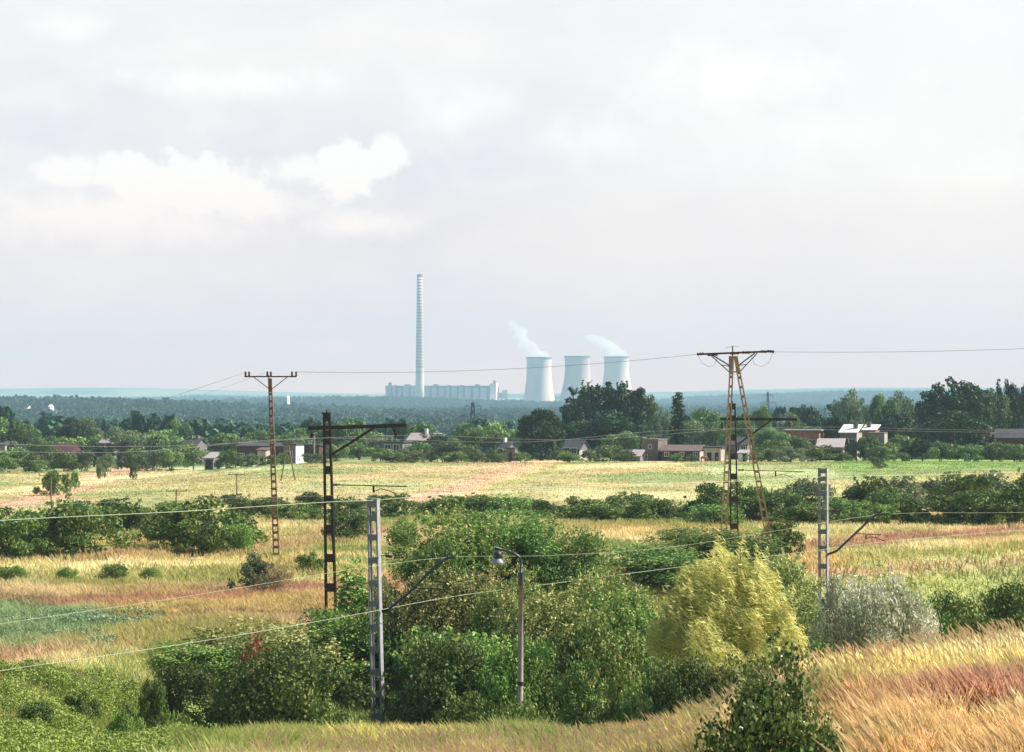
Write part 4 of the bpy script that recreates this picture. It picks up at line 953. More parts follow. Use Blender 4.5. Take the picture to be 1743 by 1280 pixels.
# ------------------------------------------------------------------ railway masts
def yawed(px0, d0, yaw):
    """returns point maker: bearing px + row -> point on the vertical plane through the mast turned by yaw"""
    x0 = (px0 - CX) / F * d0; tn = math.tan(yaw)
    def Q(px, row, off=0.0):
        k_ = (px - CX) / F; dd = (d0 - tn * x0) / (1 - tn * k_)
        return Vector((k_ * dd, dd + off, CAMZ - (row - HY) / F * dd))
    return Q
def insul(mb, p, q, r=.05, n=5):
    p = Vector(p); q = Vector(q); pts = []; rs = []
    for i in range(n * 2 + 1):
        pts.append(p.lerp(q, i / (n * 2))); rs.append(r if i % 2 else r * .5)
    mb.tube(pts, rs, 8)
def grey_mast(top_l, top_r, ytop, bot_l, bot_r, ybot, d, yaw, label, battens, group, br):
    pm = (bot_l + bot_r) / 2; b = PG(pm, d)
    root = thing('catenary_mast', b, label, 'railway mast', group, rz=yaw)
    s = d / F; h = CAMZ - (ytop - HY) * s - b.z; c = math.cos(yaw)
    hb = CAMZ - (ybot - HY) * s - b.z
    wt = (top_r - top_l) * s; wb = (bot_r - bot_l) * s; dep = .24
    # widths as seen = front*cos + side*sin
    fs = lambda w: max(.25, (w - dep * abs(math.sin(yaw))) / c)
    Wt, Wb = fs(wt), fs(wb)
    lean = ((top_l + top_r) / 2 - pm) * s / c
    cxz = lambda z: lean * (z - hb) / (h - hb)
    wz = lambda z: Wb + (Wt - Wb) * (z - hb) / (h - hb)
    for sg in (-1, 1):
        mb = MB(); t = .012; fl = .085
        for z0, z1 in ((-.4, h),):
            x0, x1 = cxz(z0) + sg * wz(z0) / 2, cxz(z1) + sg * wz(z1) / 2
            def quadbox(xa0, xb0, xa1, xb1, y0, y1):
                mb.add([(xa0, y0, z0), (xb0, y0, z0), (xb0, y1, z0), (xa0, y1, z0), (xa1, y0, z1), (xb1, y0, z1), (xb1, y1, z1), (xa1, y1, z1)],
                       [(0, 3, 2, 1), (4, 5, 6, 7), (0, 1, 5, 4), (1, 2, 6, 5), (2, 3, 7, 6), (3, 0, 4, 7)])
            xi0, xi1 = x0 - sg * t, x1 - sg * t
            quadbox(min(x0, xi0), max(x0, xi0), min(x1, xi1), max(x1, xi1), -dep / 2, dep / 2)
            for yy in (-1, 1):
                ya, yb = (-dep / 2, -dep / 2 + t) if yy < 0 else (dep / 2 - t, dep / 2)
                xf0, xf1 = x0 - sg * fl, x1 - sg * fl
                quadbox(min(xi0, xf0), max(xi0, xf0), min(xi1, xf1), max(xi1, xf1), ya, yb)
        mb.build('channel', M['grey_steel'], root)
    for row in battens:
        z = CAMZ - (row - HY) * s - b.z; x = cxz(z); w = wz(z); hh = .12
        mb = MB()
        for yy in (-1, 1):
            y0 = yy * (dep / 2 + .008)
            mb.box((x - w / 2 + .015, min(y0, y0 + yy * .01), z - hh), (x + w / 2 - .015, max(y0, y0 + yy * .01), z + hh))
        mb.build('batten_plate', M['dark_grey'], root)
    MB().box((lean - Wt / 2 - .02, -dep / 2 - .02, h), (lean + Wt / 2 + .02, dep / 2 + .02, h + .02)).build('cap_plate', M['grey_steel'], root)
    mb = MB().box((-.5, -.5, -.5), (.5, .5, .12)); mb.build('concrete_footing', M['conc_grey'], root)
    # bracket, built as parts of the mast
    Q = yawed(br['px'], d - .12, yaw); inv = Matrix.Rotation(-yaw, 4, 'Z')
    def L(v): return inv @ (Vector(v) - b)
    def LL(px, row): return L(Q(px, row))
    mb = MB(); insul(mb, LL(*br['low0']), LL(*br['low1']), .085, 5); mb.build('insulator', M['insul'], root)
    mb = MB(); mb.tube([LL(*br['low1'])] + [LL(*p) for p in br['boom']], [.06] * (len(br['boom'])) + [.04], 8); mb.build('bracket_boom', M['tube_grey'], root, smooth=True)
    mb = MB(); mb.bar(LL(*br['up0']), LL(*br['up1']), .035); a, e = LL(*br['up1']), LL(*br['up2']); insul(mb, a, e, .08, 3)
    mb.build('insulator', M['insul'], root)
    mb = MB(); mb.tube([LL(*br['up2']), LL(*br['boom'][-1])], .010, 6); mb.build('stay_wire', M['wire_dark'], root)
    mb = MB(); mb.tube([LL(*br['arm0']), LL(*br['arm1'])], .022, 6)
    mb.bar(LL(*br['drop0']), LL(*br['drop1']), .07, .04)
    mb.tube([LL(*p) for p in br['curve']], .018, 6); mb.build('registration_arm', M['black_steel'], root)
    return root
grey_mast(624, 646, 849, 632, 656, 1255, 96, -.45, 'tall grey steel mast of two channels with battens, the nearer one, left of the lamp', (858, 882, 915, 954, 993, 1028, 1068, 1105, 1144, 1182, 1220), 'grey railway masts',
          dict(px=650, low0=(650, 1041), low1=(661, 1037), boom=[(685, 1018), (708, 998), (726, 978), (745, 960), (760, 951), (776, 948)],
               up0=(648, 946), up1=(656, 946), up2=(667, 947), arm0=(702, 1001), arm1=(768, 1003), drop0=(734, 1002), drop1=(734, 1015), curve=[(734, 1013), (744, 1003), (755, 1003), (774, 1015)]))
grey_mast(1392, 1410, 797, 1393, 1411, 1115, 123, -.45, 'grey steel mast of two channels with battens, the farther one, left of the silver willow', (802, 815, 840, 872, 905, 933, 964, 994, 1024, 1054, 1084), 'grey railway masts',
          dict(px=1408, low0=(1408, 944), low1=(1424, 938), boom=[(1440, 923), (1458, 906), (1475, 890), (1490, 877), (1503, 875), (1517, 875)],
               up0=(1408, 870), up1=(1416, 869), up2=(1431, 871), arm0=(1455, 908), arm1=(1500, 910), drop0=(1474, 910), drop1=(1474, 918), curve=[(1474, 917), (1482, 914), (1492, 915), (1508, 922)]))

def black_mast(tl, tr, ytop, bl, brt, ybot, d, yaw, label, battens, beam, brace, hang, arm, drop, curve, group):
    pm = (bl + brt) / 2; b = PG(pm, d)
    root = thing('lattice_mast', b, label, 'railway mast', group, rz=yaw)
    s = d / F; h = CAMZ - (ytop - HY) * s - b.z; hb = CAMZ - (ybot - HY) * s - b.z
    Wt, Wb = (tr - tl) * s, (brt - bl) * s; lean = ((tl + tr) / 2 - pm) * s
    cxz = lambda z: lean * (z - hb) / (h - hb); wz = lambda z: Wb + (Wt - Wb) * (z - hb) / (h - hb)
    for sg in (-1, 1):
        mb = MB()
        for yy in (-1, 1):
            mb.bar((cxz(-.4) + sg * (wz(-.4) / 2 - .04), yy * .14, -.4), (cxz(h) + sg * (wz(h) / 2 - .04), yy * .09, h), .095, .03)
            mb.bar((cxz(-.4) + sg * (wz(-.4) / 2 - .02), yy * .12, -.4), (cxz(h) + sg * (wz(h) / 2 - .02), yy * .08, h), .03, .08)
        mb.build('leg_channel', M['black_steel'] if sg < 0 else M['rust'] if False else M['black_steel'], root)
    for row, hh in battens:
        z = CAMZ - (row - HY) * s - b.z; x = cxz(z); w = wz(z); mb = MB()
        for yy in (-1, 1): mb.box((x - w / 2 + .01, yy * .15 - .008, z - hh), (x + w / 2 - .01, yy * .15 + .008, z + hh))
        mb.build('batten_plate', M['black_steel'], root)
    mb = MB().box((lean - Wt / 2 - .05, -.16, h - .04), (lean + Wt / 2 + .05, .16, h + .02)); mb.box((lean - Wt / 2 + .01, -.13, h - .42), (lean + Wt / 2 - .01, .13, h - .041)); mb.bar((lean, 0, h), (lean, 0, h + .18), .05)
    mb.build('cap', M['black_steel'], root)
    MB().box((-.5, -.5, -.5), (.5, .5, .1)).build('concrete_footing', M['conc_grey'], root)
    Q = yawed(pm, d - .2, yaw); inv = Matrix.Rotation(-yaw, 4, 'Z')
    LL = lambda p: inv @ (Q(*p) - b)
    mb = MB()
    mb.bar(LL(beam[0]), LL(beam[1]), .05, .18); mb.bar(LL(beam[0]) + Vector((0, .4, 0)), LL(beam[1]) + Vector((0, .4, 0)), .05, .18)
    mb.build('cross_beam', M['black_steel'], root)
    mb = MB(); mb.bar(LL(brace[0]), LL(brace[1]), .10, .12); mb.build('brace', M['black_steel'], root)
    for (a, c_, e) in hang:
        mb = MB(); mb.bar(LL(a), LL(c_), .03); insul(mb, LL(c_), LL(e), .12, 2); mb.build('insulator', M['insul'], root)
    mb = MB(); insul(mb, LL(arm[0]), LL((arm[0][0] + 11, arm[0][1])), .07, 2); mb.tube([LL(arm[0]), LL(arm[1])], .032, 6)
    mb.bar(LL(drop[0]), LL(drop[1]), .1, .04); mb.tube([LL(p) for p in curve], .026, 6)
    mb.build('registration_arm', M['rust'], root)
    return root
black_mast(550, 562, 703, 554, 574, 1066, 115, -.12, 'black riveted railway mast with long cross beam, the nearer one, left of the grey mast',
           [(737, .11), (750, .2), (800, .2), (850, .2), (900, .2), (950, .2), (1000, .2), (1050, .2)], [(525, 729), (690, 724)], [(563, 775), (640, 726)],
           [((668, 727), (670, 731), (675, 741)), ((531, 731), (531, 737), (530, 746))], [(564, 825), (693, 828)], [(636, 827), (636, 838)], [(636, 837), (648, 832), (658, 834), (674, 840)], 'black railway masts')
black_mast(1242, 1252, 687, 1243, 1258, 945, 160, -.12, 'black riveted railway mast standing in front of the A-shaped pole',
           [(712, .2), (745, .2), (777, .2), (811, .2), (850, .2), (896, .2), (930, .2)], [(1225, 713), (1357, 714)], [(1255, 757), (1316, 713)],
           [((1340, 715), (1342, 719), (1345, 727)), ((1229, 715), (1229, 720), (1229, 730))], [(1256, 800), (1368, 803)], [(1320, 802), (1320, 811)], [(1320, 810), (1330, 807), (1336, 808), (1349, 813)], 'black railway masts')

# ------------------------------------------------------------------ power line poles
def ladder_leg(mb, p0, p1, w0, w1, dep=.22, rung=.62, solid_top=.9, side=Vector((1, 0, 0))):
    """concrete pole with windows: two flanges and cross webs"""
    p0 = Vector(p0); p1 = Vector(p1); ax = (p1 - p0); Ln = ax.length; ax.normalize()
    t = lambda a: w0 + (w1 - w0) * a
    for sg in (-1, 1):
        mb.bar(p0 + side * sg * (w0 / 2 - .035), p1 + side * sg * (w1 / 2 - .035), .07 if False else dep, .075, up=side)
    s = .15
    while s < Ln - solid_top:
        a = s / Ln; c_ = p0 + ax * s
        mb.bar(c_ - side * (t(a) / 2 - .07), c_ + side * (t(a) / 2 - .07), .1, dep * .8)
        s += rung
    mb.bar(p1 - ax * solid_top, p1, w1 - .15 if w1 > .2 else .06, dep * .9, up=(0, 1, 0))
def t_pole():
    d = 152; b = PG(471, d); s = d / F
    root = thing('power_pole', b, 'slender T-topped concrete power pole with ladder-like windows, left of the black mast', 'power pole', 'power line poles')
    L = lambda px, row, dy=0.0: Vector(((px - 471) * s, dy, CAMZ - (row - HY) * s - b.z))
    mb = MB(); ladder_leg(mb, (0, 0, -.4), L(459.5, 644), .44, .24, rung=.48); mb.build('pole', M['conc_brown'], root)
    mb = MB(); mb.bar(L(416, 641), L(505, 641), .09, .09); mb.build('cross_arm', M['rust'], root)
    mb = MB(); mb.bar(L(432, 642), L(457, 661), .05); mb.bar(L(489, 642), L(463, 662), .05); mb.bar(L(455, 632), L(459, 650), .06); mb.build('brace', M['rust'], root)
    for px in (418, 424, 455, 461, 497, 504):
        mb = MB(); insul(mb, L(px, 640.3), L(px, 632.5), .085, 3); mb.build('insulator', M['insul'], root)
t_pole()
def a_pole():
    d = 150; b = PG(1270, d); s = d / F
    root = thing('a_frame_power_pole', b, 'A-shaped double-legged concrete power pole with ladder-like windows behind the right black mast', 'power pole', 'power line poles')
    L = lambda px, row, dy=0.0: Vector(((px - 1270) * s, dy, CAMZ - (row - HY) * s - b.z))
    for a, c_ in (((1232, 912), (1246, 606)), ((1311, 930), (1252, 606))):
        p0, p1 = L(*a), L(*c_); ext = (p0 - p1).normalized() * .8
        if a[0] < 1250: ext *= 2
        mb = MB(); ladder_leg(mb, p0 + ext, p1, .44, .24, rung=.62, solid_top=1.2); mb.build('leg', M['conc_tan'], root)
    mb = MB(); mb.bar(L(1190, 603, -.15), L(1315, 598, -.15), .10, .12); mb.bar(L(1190, 603, .2), L(1315, 598, .2), .10, .12); mb.build('cross_arm', M['rust'], root)
    for sg, pts in ((0, [(1212, 604), (1243, 623), (1209, 604), (1241, 633), (1227, 621), (1243, 624)]), (1, [(1285, 601), (1257, 622), (1289, 601), (1258, 634), (1272, 620), (1257, 622)])):
        mb = MB(); mb.bar(L(*pts[0]), L(*pts[1]), .08); mb.bar(L(*pts[2]), L(*pts[3]), .06); mb.bar(L(*pts[4]), L(*pts[5]), .05); mb.build('brace', M['black_steel'], root)
    mb = MB(); mb.bar(L(1241, 633), L(1259, 633), .08); mb.bar(L(1243, 606), L(1243, 636), .16); mb.build('clamp', M['black_steel'], root)
    mb = MB(); mb.bar(L(1247, 608), L(1247, 589), .07); mb.tube([L(1234, 593), L(1247, 589), L(1258, 590)], .012, 5); mb.build('top_spike', M['black_steel'], root)
    for a, c_ in (((1186, 603), (1198, 602)), ((1204, 604), (1222, 603)), ((1243, 601.5), (1258, 601)), ((1263, 600), (1277, 600)), ((1295, 598), (1305, 599)), ((1306, 597.5), (1318, 599))):
        mb = MB(); insul(mb, L(*a), L(*c_), .11, 3); mb.build('insulator', M['insul'], root)
    for pts in ([(1187, 603), (1195, 618), (1206, 624), (1216, 622), (1222, 605)], [(1278, 602), (1284, 620), (1296, 624), (1308, 618), (1316, 599)]):
        mb = MB(); mb.tube([L(*p) for p in pts], .012, 5); mb.build('jumper_wire', M['wire_dark'], root)
a_pole()
def small_t(px, ytop, d, w, lab, yaw=0):
    b = PG(px, d); s = d / F; h = CAMZ - (ytop - HY) * s - b.z
    root = thing('field_pole', b, lab, 'power pole', 'small poles on the field', rz=yaw)
    MB().tube([(0, 0, -.2), (0, 0, h)], [.09, .06], 6).build('pole', M['conc_brown'], root)
    MB().bar((-w / 2, 0, h), (w / 2, 0, h), .07).build('cross_arm', M['rust'], root)
    for x in (-w / 2 + .05, 0, w / 2 - .05):
        mb = MB(); insul(mb, (x, 0, h + .03), (x, 0, h + .22), .05, 2); mb.build('insulator', M['insul'], root)
small_t(403, 808, 262, 1.9, 'small T-shaped pole on the field left of the tall T-topped pole')
small_t(87, 809, 250, 2.6, 'small T-shaped pole on the field in front of the solitary dark bush')
small_t(300, 836, 240, 2.2, 'small T-shaped pole just above the big rounded bush')
def small_a():
    d = 292; b = PG(492, d); s = d / F
    root = thing('a_frame_pole', b, 'small distant A-shaped pole right behind the tall T-topped pole', 'power pole', 'small poles on the field')
    L = lambda px, row: Vector(((px - 492) * s, 0, CAMZ - (row - HY) * s - b.z))
    for px in (478, 503): MB().tube([(L(px, 0).x, 0, -.2), L(490, 753)], [.10, .07], 6).build('leg', M['conc_brown'], root)
    MB().bar(L(482, 754), L(499, 754), .1).build('cross_arm', M['rust'], root)
small_a()
def post(px, ytop, d, lab):
    b = PG(px, d); h = CAMZ - (ytop - HY) / F * d - b.z
    root = thing('village_lamp_post', b, lab, 'lamp post')
    MB().tube([(0, 0, -.2), (0, 0, h)], [.16, .10], 7).build('pole', M['conc_grey'], root)
    MB().tube([(0, 0, h - .05), (-.35, 0, h + .12), (-.7, 0, h - .02)], [.07, .06, .16], 6).build('lamp_head', M['lamp_dark'], root)
post(535, 742, 380, 'distant grey lamp post beside the dark garages, left of the black mast')

# ------------------------------------------------------------------ street lamp
def lamp():
    d = 88; b = PG(885, d); s = d / F
    root = thing('street_lamp', b, 'street lamp on a pale round pole with a curved neck and bell shade', 'street lamp')
    L = lambda px, row: Vector(((px - 885) * s, 0, CAMZ - (row - HY) * s - b.z))
    p1 = L(886.5, 992)
    MB().tube([(0, 0, -.3), L(886, 1100), p1], [.115, .105, .088], 14).build('pole', M['conc_grey'], root, smooth=True)
    MB().tube([L(886, 1166), L(886, 1160)], .125, 12).build('band', M['black_steel'], root)
    MB().tube([L(886.5, 996), L(886.6, 974)], [.105, .098], 12).build('sleeve', M['lamp_dark'], root)
    MB().tube([L(886.6, 976), L(886.6, 958), L(885.5, 951), L(882, 946), L(875, 942), L(860, 937), L(842, 932)], [.05] * 7, 8).build('neck', M['lamp_dark'], root, smooth=True)
    hd = L(847.5, 937)
    mb = MB().lathe([(.02, .0), (.09, -.02), (.15, -.08), (.17, -.16), (.17, -.27), (.14, -.30)], 18, hd)
    mb.build('lamp_housing', M['lamp_dark'], root, smooth=True)
    sh = MB().lathe([(.13, -.27), (.18, -.34), (.25, -.44), (.27, -.50), (.255, -.505), (.235, -.44), (.165, -.345), (.12, -.285)], 22, hd, closed=True)
    sh.build('lamp_shade', M['lamp_shade'], root, smooth=True)
    MB().lathe([(.12, -.30), (.17, -.40), (.18, -.47), (.12, -.54), (.02, -.56)], 16, hd).build('lamp_glass', M['lamp_glass'], root, smooth=True)
lamp()

# ------------------------------------------------------------------ wires
def wire(pts, r, mat, label, group='overhead wires', name='wire'):
    """pts: world points; cubic smoothing between them"""
    pts = [Vector(p) for p in pts]; out = []
    n = len(pts)
    for i in range(n - 1):
        p0, p1, p2, p3 = pts[max(i - 1, 0)], pts[i], pts[i + 1], pts[min(i + 2, n - 1)]
        for j in range(14):
            t = j / 14
            out.append(.5 * ((2 * p1) + (p2 - p0) * t + (2 * p0 - 5 * p1 + 4 * p2 - p3) * t * t + (3 * p1 - p0 - 3 * p2 + p3) * t ** 3))
    out.append(pts[-1])
    o = MB().tube(out, r, 6).build(name, M[mat])
    return tag(o, label, 'wire', group)
def sagged(a, b, sag, n=8):
    a = Vector(a); b = Vector(b)
    return [a.lerp(b, i / n) - Vector((0, 0, sag * 4 * (i / n) * (1 - i / n))) for i in range(n + 1)]
def dep(px, p0=640, d0=96, p1=1402, d1=123):
    # the railway's wires follow the straight line of masts
    x0 = (p0 - CX) / F * d0; x1 = (p1 - CX) / F * d1; m = (d1 - d0) / (x1 - x0); k_ = (px - CX) / F
    return (d0 - m * x0) / (1 - m * k_)
RW = lambda lst, off=0, **k_: [P(px, row, dep(px, **k_) + off) for px, row in lst]
wire(RW([(-260, 908), (0, 886), (300, 871), (550, 855), (642, 851), (800, 838), (960, 829), (1230, 820), (1402, 812), (1580, 808), (1743, 804), (2050, 800)]), .011, 'wire_pale', 'upper pale wire crossing the whole view past the grey mast tops')
wire(RW([(-260, 1190), (0, 1142), (200, 1113), (400, 1082), (600, 1047), (774, 1015), (950, 992), (1150, 966), (1350, 942), (1508, 922), (1743, 902), (2050, 880)], -1.0), .0095, 'wire_pale', 'lowest pale contact wire running from the lower left to the right edge')
wire(RW([(-260, 1105), (0, 1062), (300, 1018), (500, 985), (640, 963), (776, 948), (950, 945), (1150, 930), (1330, 902), (1515, 875), (1743, 872), (2050, 862)], -1.0), .006, 'wire_pale', 'thin sagging catenary wire from bracket to bracket of the grey masts')
BW = lambda lst, off=0: [P(px, row, dep(px, 562, 115, 1250, 160) + off) for px, row in lst]
wire(BW([(-260, 745), (240, 760), (675, 741), (1000, 748), (1345, 727), (1743, 732), (2050, 722)], -1), .009, 'wire_dark', 'thin dark wire hung from the right-hand insulators of the black masts')
wire(BW([(-260, 760), (200, 770), (530, 746), (900, 752), (1229, 730), (1743, 735), (2050, 722)]), .009, 'wire_dark', 'thin dark wire hung from the left-hand insulators of the black masts')
wire(BW([(-260, 870), (300, 851), (674, 840), (1000, 825), (1349, 813), (1743, 798), (2050, 790)], -1), .008, 'wire_dark', 'thin dark contact wire at the lower arms of the black masts')
for (pa, ra), (pb, rb), (pc, rc), nm in (((504, 633), (1188, 603), (1860, 577), 'front'), ((461, 632), (1245, 601), (2080, 572), 'middle'), ((424, 632), (1316, 599), (2300, 568), 'rear')):
    q = {'front': -.2, 'middle': 0, 'rear': .2}[nm]
    if nm != 'front': continue
    wire(sagged(P(pa, ra, 152), P(pb, rb, 150), .42), .013, 'wire_dark', 'dark power wire between the T-topped pole and the A-shaped pole')
wire(sagged(P(1316, 599, 150), P(2300, 556, 146), .5), .013, 'wire_dark', 'dark power wire leaving the A-shaped pole to the right')
for i, ((pa, ra), (pb, rb)) in enumerate((((412, 636), (-120, 760)), ((418, 634), (-60, 742)), ((455, 633), (60, 724)))):
    wire(sagged(P(pa, ra, 152), P(pb, rb, 330), 1.2), .007, 'wire_dark',
         ('lowest thin power wire dropping left from the T-topped pole into the distance', 'middle thin power wire dropping left from the T-topped pole into the distance', 'highest thin power wire dropping left from the T-topped pole into the distance')[i])

# ------------------------------------------------------------------ village buildings
def building(name, label, cat, px0, px1, ytop, d, depth=6.0, wall='plaster', roof='flat', roofmat='roof_dk', rise=1.2, yaw=-.28, wins=(), doors=(), chim=(), over=.25, group='buildings of the village', endmat=None, ybase=None):
    s = d / F; c = math.cos(yaw); sn = abs(math.sin(yaw))
    Wd = max(1.5, ((px1 - px0) * s - depth * sn) / c)
    b = PG((px0 + px1) / 2, d)
    z1 = CAMZ - (ytop - HY) * s - b.z
    root = thing(name, b, label, cat, group, rz=yaw)
    hw = Wd / 2; hd = depth / 2
    zw = z1 if roof == 'flat' else z1 - rise
    if roof == 'gable_end': pass
    mb = MB().box((-hw, -hd, -.6), (hw, hd, zw))
    if roof == 'gable': mb.add([(-hw + .01, -hd + .02, zw), (-hw + .01, hd - .02, zw), (-hw + .01, 0, z1 - .06), (-hw + .25, -hd + .02, zw), (-hw + .25, hd - .02, zw), (-hw + .25, 0, z1 - .06)], [(0, 2, 1), (3, 4, 5), (0, 3, 5, 2), (1, 2, 5, 4)]); mb.add([(hw - .25, -hd + .02, zw), (hw - .25, hd - .02, zw), (hw - .25, 0, z1 - .06), (hw - .01, -hd + .02, zw), (hw - .01, hd - .02, zw), (hw - .01, 0, z1 - .06)], [(0, 2, 1), (3, 4, 5), (0, 3, 5, 2), (1, 2, 5, 4)])
    mb.build('wall', M[wall], root)
    if endmat: MB().box((hw + .004, -hd + .02, -.5), (hw + .05, hd - .02, zw - .02)).build('end_wall', M[endmat], root)
    o = over; mb = MB()
    if roof == 'flat': mb.box((-hw - o, -hd - o, z1), (hw + o, hd + o, z1 + .22))
    elif roof == 'mono':   # highest at the back
        mb.add([(-hw - o, -hd - o, zw + .02), (hw + o, -hd - o, zw + .02), (hw + o, hd + o, z1), (-hw - o, hd + o, z1)] + [(-hw - o, -hd - o, zw + .16), (hw + o, -hd - o, zw + .16), (hw + o, hd + o, z1 + .14), (-hw - o, hd + o, z1 + .14)],
               [(0, 3, 2, 1), (4, 5, 6, 7), (0, 1, 5, 4), (1, 2, 6, 5), (2, 3, 7, 6), (3, 0, 4, 7)])
    else:
        for sg in (-1, 1):
            mb.add([(-hw - o, sg * (hd + o), zw - .05), (hw + o, sg * (hd + o), zw - .05), (hw + o, 0, z1), (-hw - o, 0, z1)] + [(-hw - o, sg * (hd + o), zw + .09), (hw + o, sg * (hd + o), zw + .09), (hw + o, 0, z1 + .14), (-hw - o, 0, z1 + .14)],
                   [(0, 3, 2, 1), (4, 5, 6, 7), (0, 1, 5, 4), (1, 2, 6, 5), (2, 3, 7, 6), (3, 0, 4, 7)])
    rf = mb.build('roof', M[roofmat], root)
    for (fx, cw, ch, cm) in chim:
        x = -hw + fx * Wd; MB().box((x - cw / 2, -.3, (zw if roof == 'flat' else z1 - .5)), (x + cw / 2, .3, z1 + .2 + ch)).build('chimney', M[cm], rf)
    for (fx, z, w, h) in wins:
        x = -hw + fx * Wd
        fr = MB()
        fr.box((x - w / 2 - .09, -hd - .05, z - .09), (x + w / 2 + .09, -hd - .003, z)).box((x - w / 2 - .09, -hd - .05, z + h), (x + w / 2 + .09, -hd - .003, z + h + .09))
        fr.box((x - w / 2 - .09, -hd - .048, z + .001), (x - w / 2, -hd - .003, z + h - .001)).box((x + w / 2, -hd - .048, z + .001), (x + w / 2 + .09, -hd - .003, z + h - .001)).box((x - .03, -hd - .045, z + .001), (x + .03, -hd - .003, z + h - .001))
        wo_ = fr.build('window', M['frame'], root)
        MB().box((x - w / 2 + .001, -hd - .02, z + .001), (x - .031, -hd - .004, z + h - .001)).box((x + .031, -hd - .02, z + .001), (x + w / 2 - .001, -hd - .004, z + h - .001)).build('pane', M['glass'], wo_)
    for (fx, w, h) in doors:
        x = -hw + fx * Wd; MB().box((x - w / 2, -hd - .03, -.3), (x + w / 2, -hd - .004, h)).build('door', M['dark'], root)
    return root
B = building
B('long_barn', 'long low barn with dark roof at the left edge behind the slim conifer', 'barn', 0, 118, 747, 470, 6, 'plaster', 'gable', 'roof_dk', 1.4, wins=((.2, 1, 1, 1), (.5, 1, 1, 1), (.8, 1, 1, 1)))
B('white_shed', 'small pale-walled shed at the left frame edge', 'shed', 4, 18, 752, 440, 4, 'plaster_w', 'mono', 'roof_dk', .6, doors=((.4, .9, 1.9),))
B('brick_house', 'dark red brick house half hidden by bushes on the left', 'house', 84, 140, 756, 395, 5, 'brick_dk', 'gable', 'brick_dk', 1.3, wins=((.35, 1.2, .9, .9), (.65, 1.2, .9, .9)))
B('grey_house', 'low house with grey roof between the pale-topped tree and the single round tree', 'house', 172, 196, 746, 460, 4, 'plaster', 'gable', 'roof_gr', 1.0, chim=((.5, .4, .4, 'brick_pale'),))
B('low_house', 'low dark-roofed house below the single round tree', 'house', 312, 350, 747, 450, 5, 'plaster', 'gable', 'roof_dk', 1.2, chim=((.3, .5, .5, 'brick_pale'), (.7, .5, .4, 'brick_pale')), wins=((.3, 1, 1, 1), (.7, 1, 1, 1)))
B('slant_shed', 'small shed with a slanted pale roof at the field edge left of the T-topped pole', 'shed', 352, 372, 771, 372, 3, 'plaster', 'mono', 'roof_gr', .9, doors=((.5, 1.0, 1.6),))
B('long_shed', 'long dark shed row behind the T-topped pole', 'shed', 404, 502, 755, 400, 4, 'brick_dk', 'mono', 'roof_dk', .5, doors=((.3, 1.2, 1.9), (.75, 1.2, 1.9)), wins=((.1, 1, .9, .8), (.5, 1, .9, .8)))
B('pale_lean_to', 'small pale-fronted lean-to in front of the long dark shed', 'shed', 442, 456, 763, 388, 2, 'plaster_w', 'mono', 'roof_br', .4, doors=((.5, .6, 1.5),))
B('white_gable_house', 'narrow house with a bare white end wall right of the T-topped pole', 'house', 484, 516, 757, 384, 3.2, 'plaster', 'flat', 'roof_dk', 0, endmat='frame', yaw=-.35, wins=((.5, 1.0, 1, .9),))
B('garage', 'dark garages between the white end wall and the left black mast', 'garage', 514, 556, 758, 398, 4, 'brick_dk', 'flat', 'roof_dk', 0, doors=((.25, 1.3, 2.0), (.75, 1.3, 2.0)))
B('flat_house', 'dark flat-roofed house with a row of chimneys beneath the tip of the black mast beam', 'house', 650, 700, 753, 405, 5, 'plaster', 'flat', 'roof_dk', 0, chim=((.2, .5, .6, 'roof_dk'), (.45, .4, .5, 'roof_dk'), (.8, .9, .7, 'roof_dk')), wins=((.3, 1.4, 1, 1), (.7, 1.4, 1, 1)))
B('grey_roof_house', 'grey-roofed house with a pale chimney right of the black mast beam', 'house', 694, 758, 738, 430, 6, 'plaster', 'gable', 'roof_gr', 1.3, chim=((.5, .5, .7, 'white'),), wins=((.25, 1.6, 1, 1), (.7, 1.6, 1, 1)))
B('gable_house', 'dark house with a small pink gable left of the very dark dome tree', 'house', 846, 884, 753, 398, 5, 'plaster', 'gable', 'roof_dk', 1.5, yaw=-.5, endmat='brick_pale', chim=((.15, .35, .6, 'white'),), wins=((.4, 1.1, .9, .9),))
B('brick_pillar_shed', 'narrow tan outbuilding in front of the pink-gabled house', 'shed', 866, 876, 764, 380, 1.5, 'brick_pale', 'flat', 'roof_dk', 0, over=.05, doors=((.5, .5, 1.5),))
B('pale_end_house', 'dark-roofed house with a pale right end under the poplar clump', 'house', 956, 1004, 751, 400, 5, 'plaster', 'gable', 'roof_dk', 1.5, yaw=-.4, endmat='plaster_w', wins=((.3, 1.1, .9, .9), (.7, 1.1, .9, .9)))
B('dark_shed', 'low dark shed right of the poplar clump foot', 'shed', 1052, 1082, 765, 388, 4, 'brick_dk', 'mono', 'roof_dk', .5, doors=((.5, 1.1, 1.6),))
B('round_roof_shelter', 'small shelter with a pale slanting side left of the square brick block', 'shed', 1078, 1091, 767, 380, 2.4, 'plaster', 'mono', 'roof_gr', 1.0, doors=((.4, .6, 1.2),))
B('brick_block', 'square two-storey brick block with one small window right of the poplar clump', 'house', 1092, 1137, 749, 386, 4.5, 'brick_pale', 'flat', 'brick_pale', 0, yaw=-.42, over=.06, wins=((.5, 2.1, .5, .6), (.25, .4, .5, .6)))
B('stable', 'long stable with a pinkish roof below the columnar poplar', 'stable', 1124, 1198, 759, 383, 4.5, 'brick_dk', 'mono', 'roof_br', .9, yaw=-.22, endmat='plaster_w', doors=((.75, .9, 1.8), (.35, .9, 1.8)), wins=((.15, .9, .6, .6), (.55, .9, .6, .6), (.9, .9, .6, .6)))
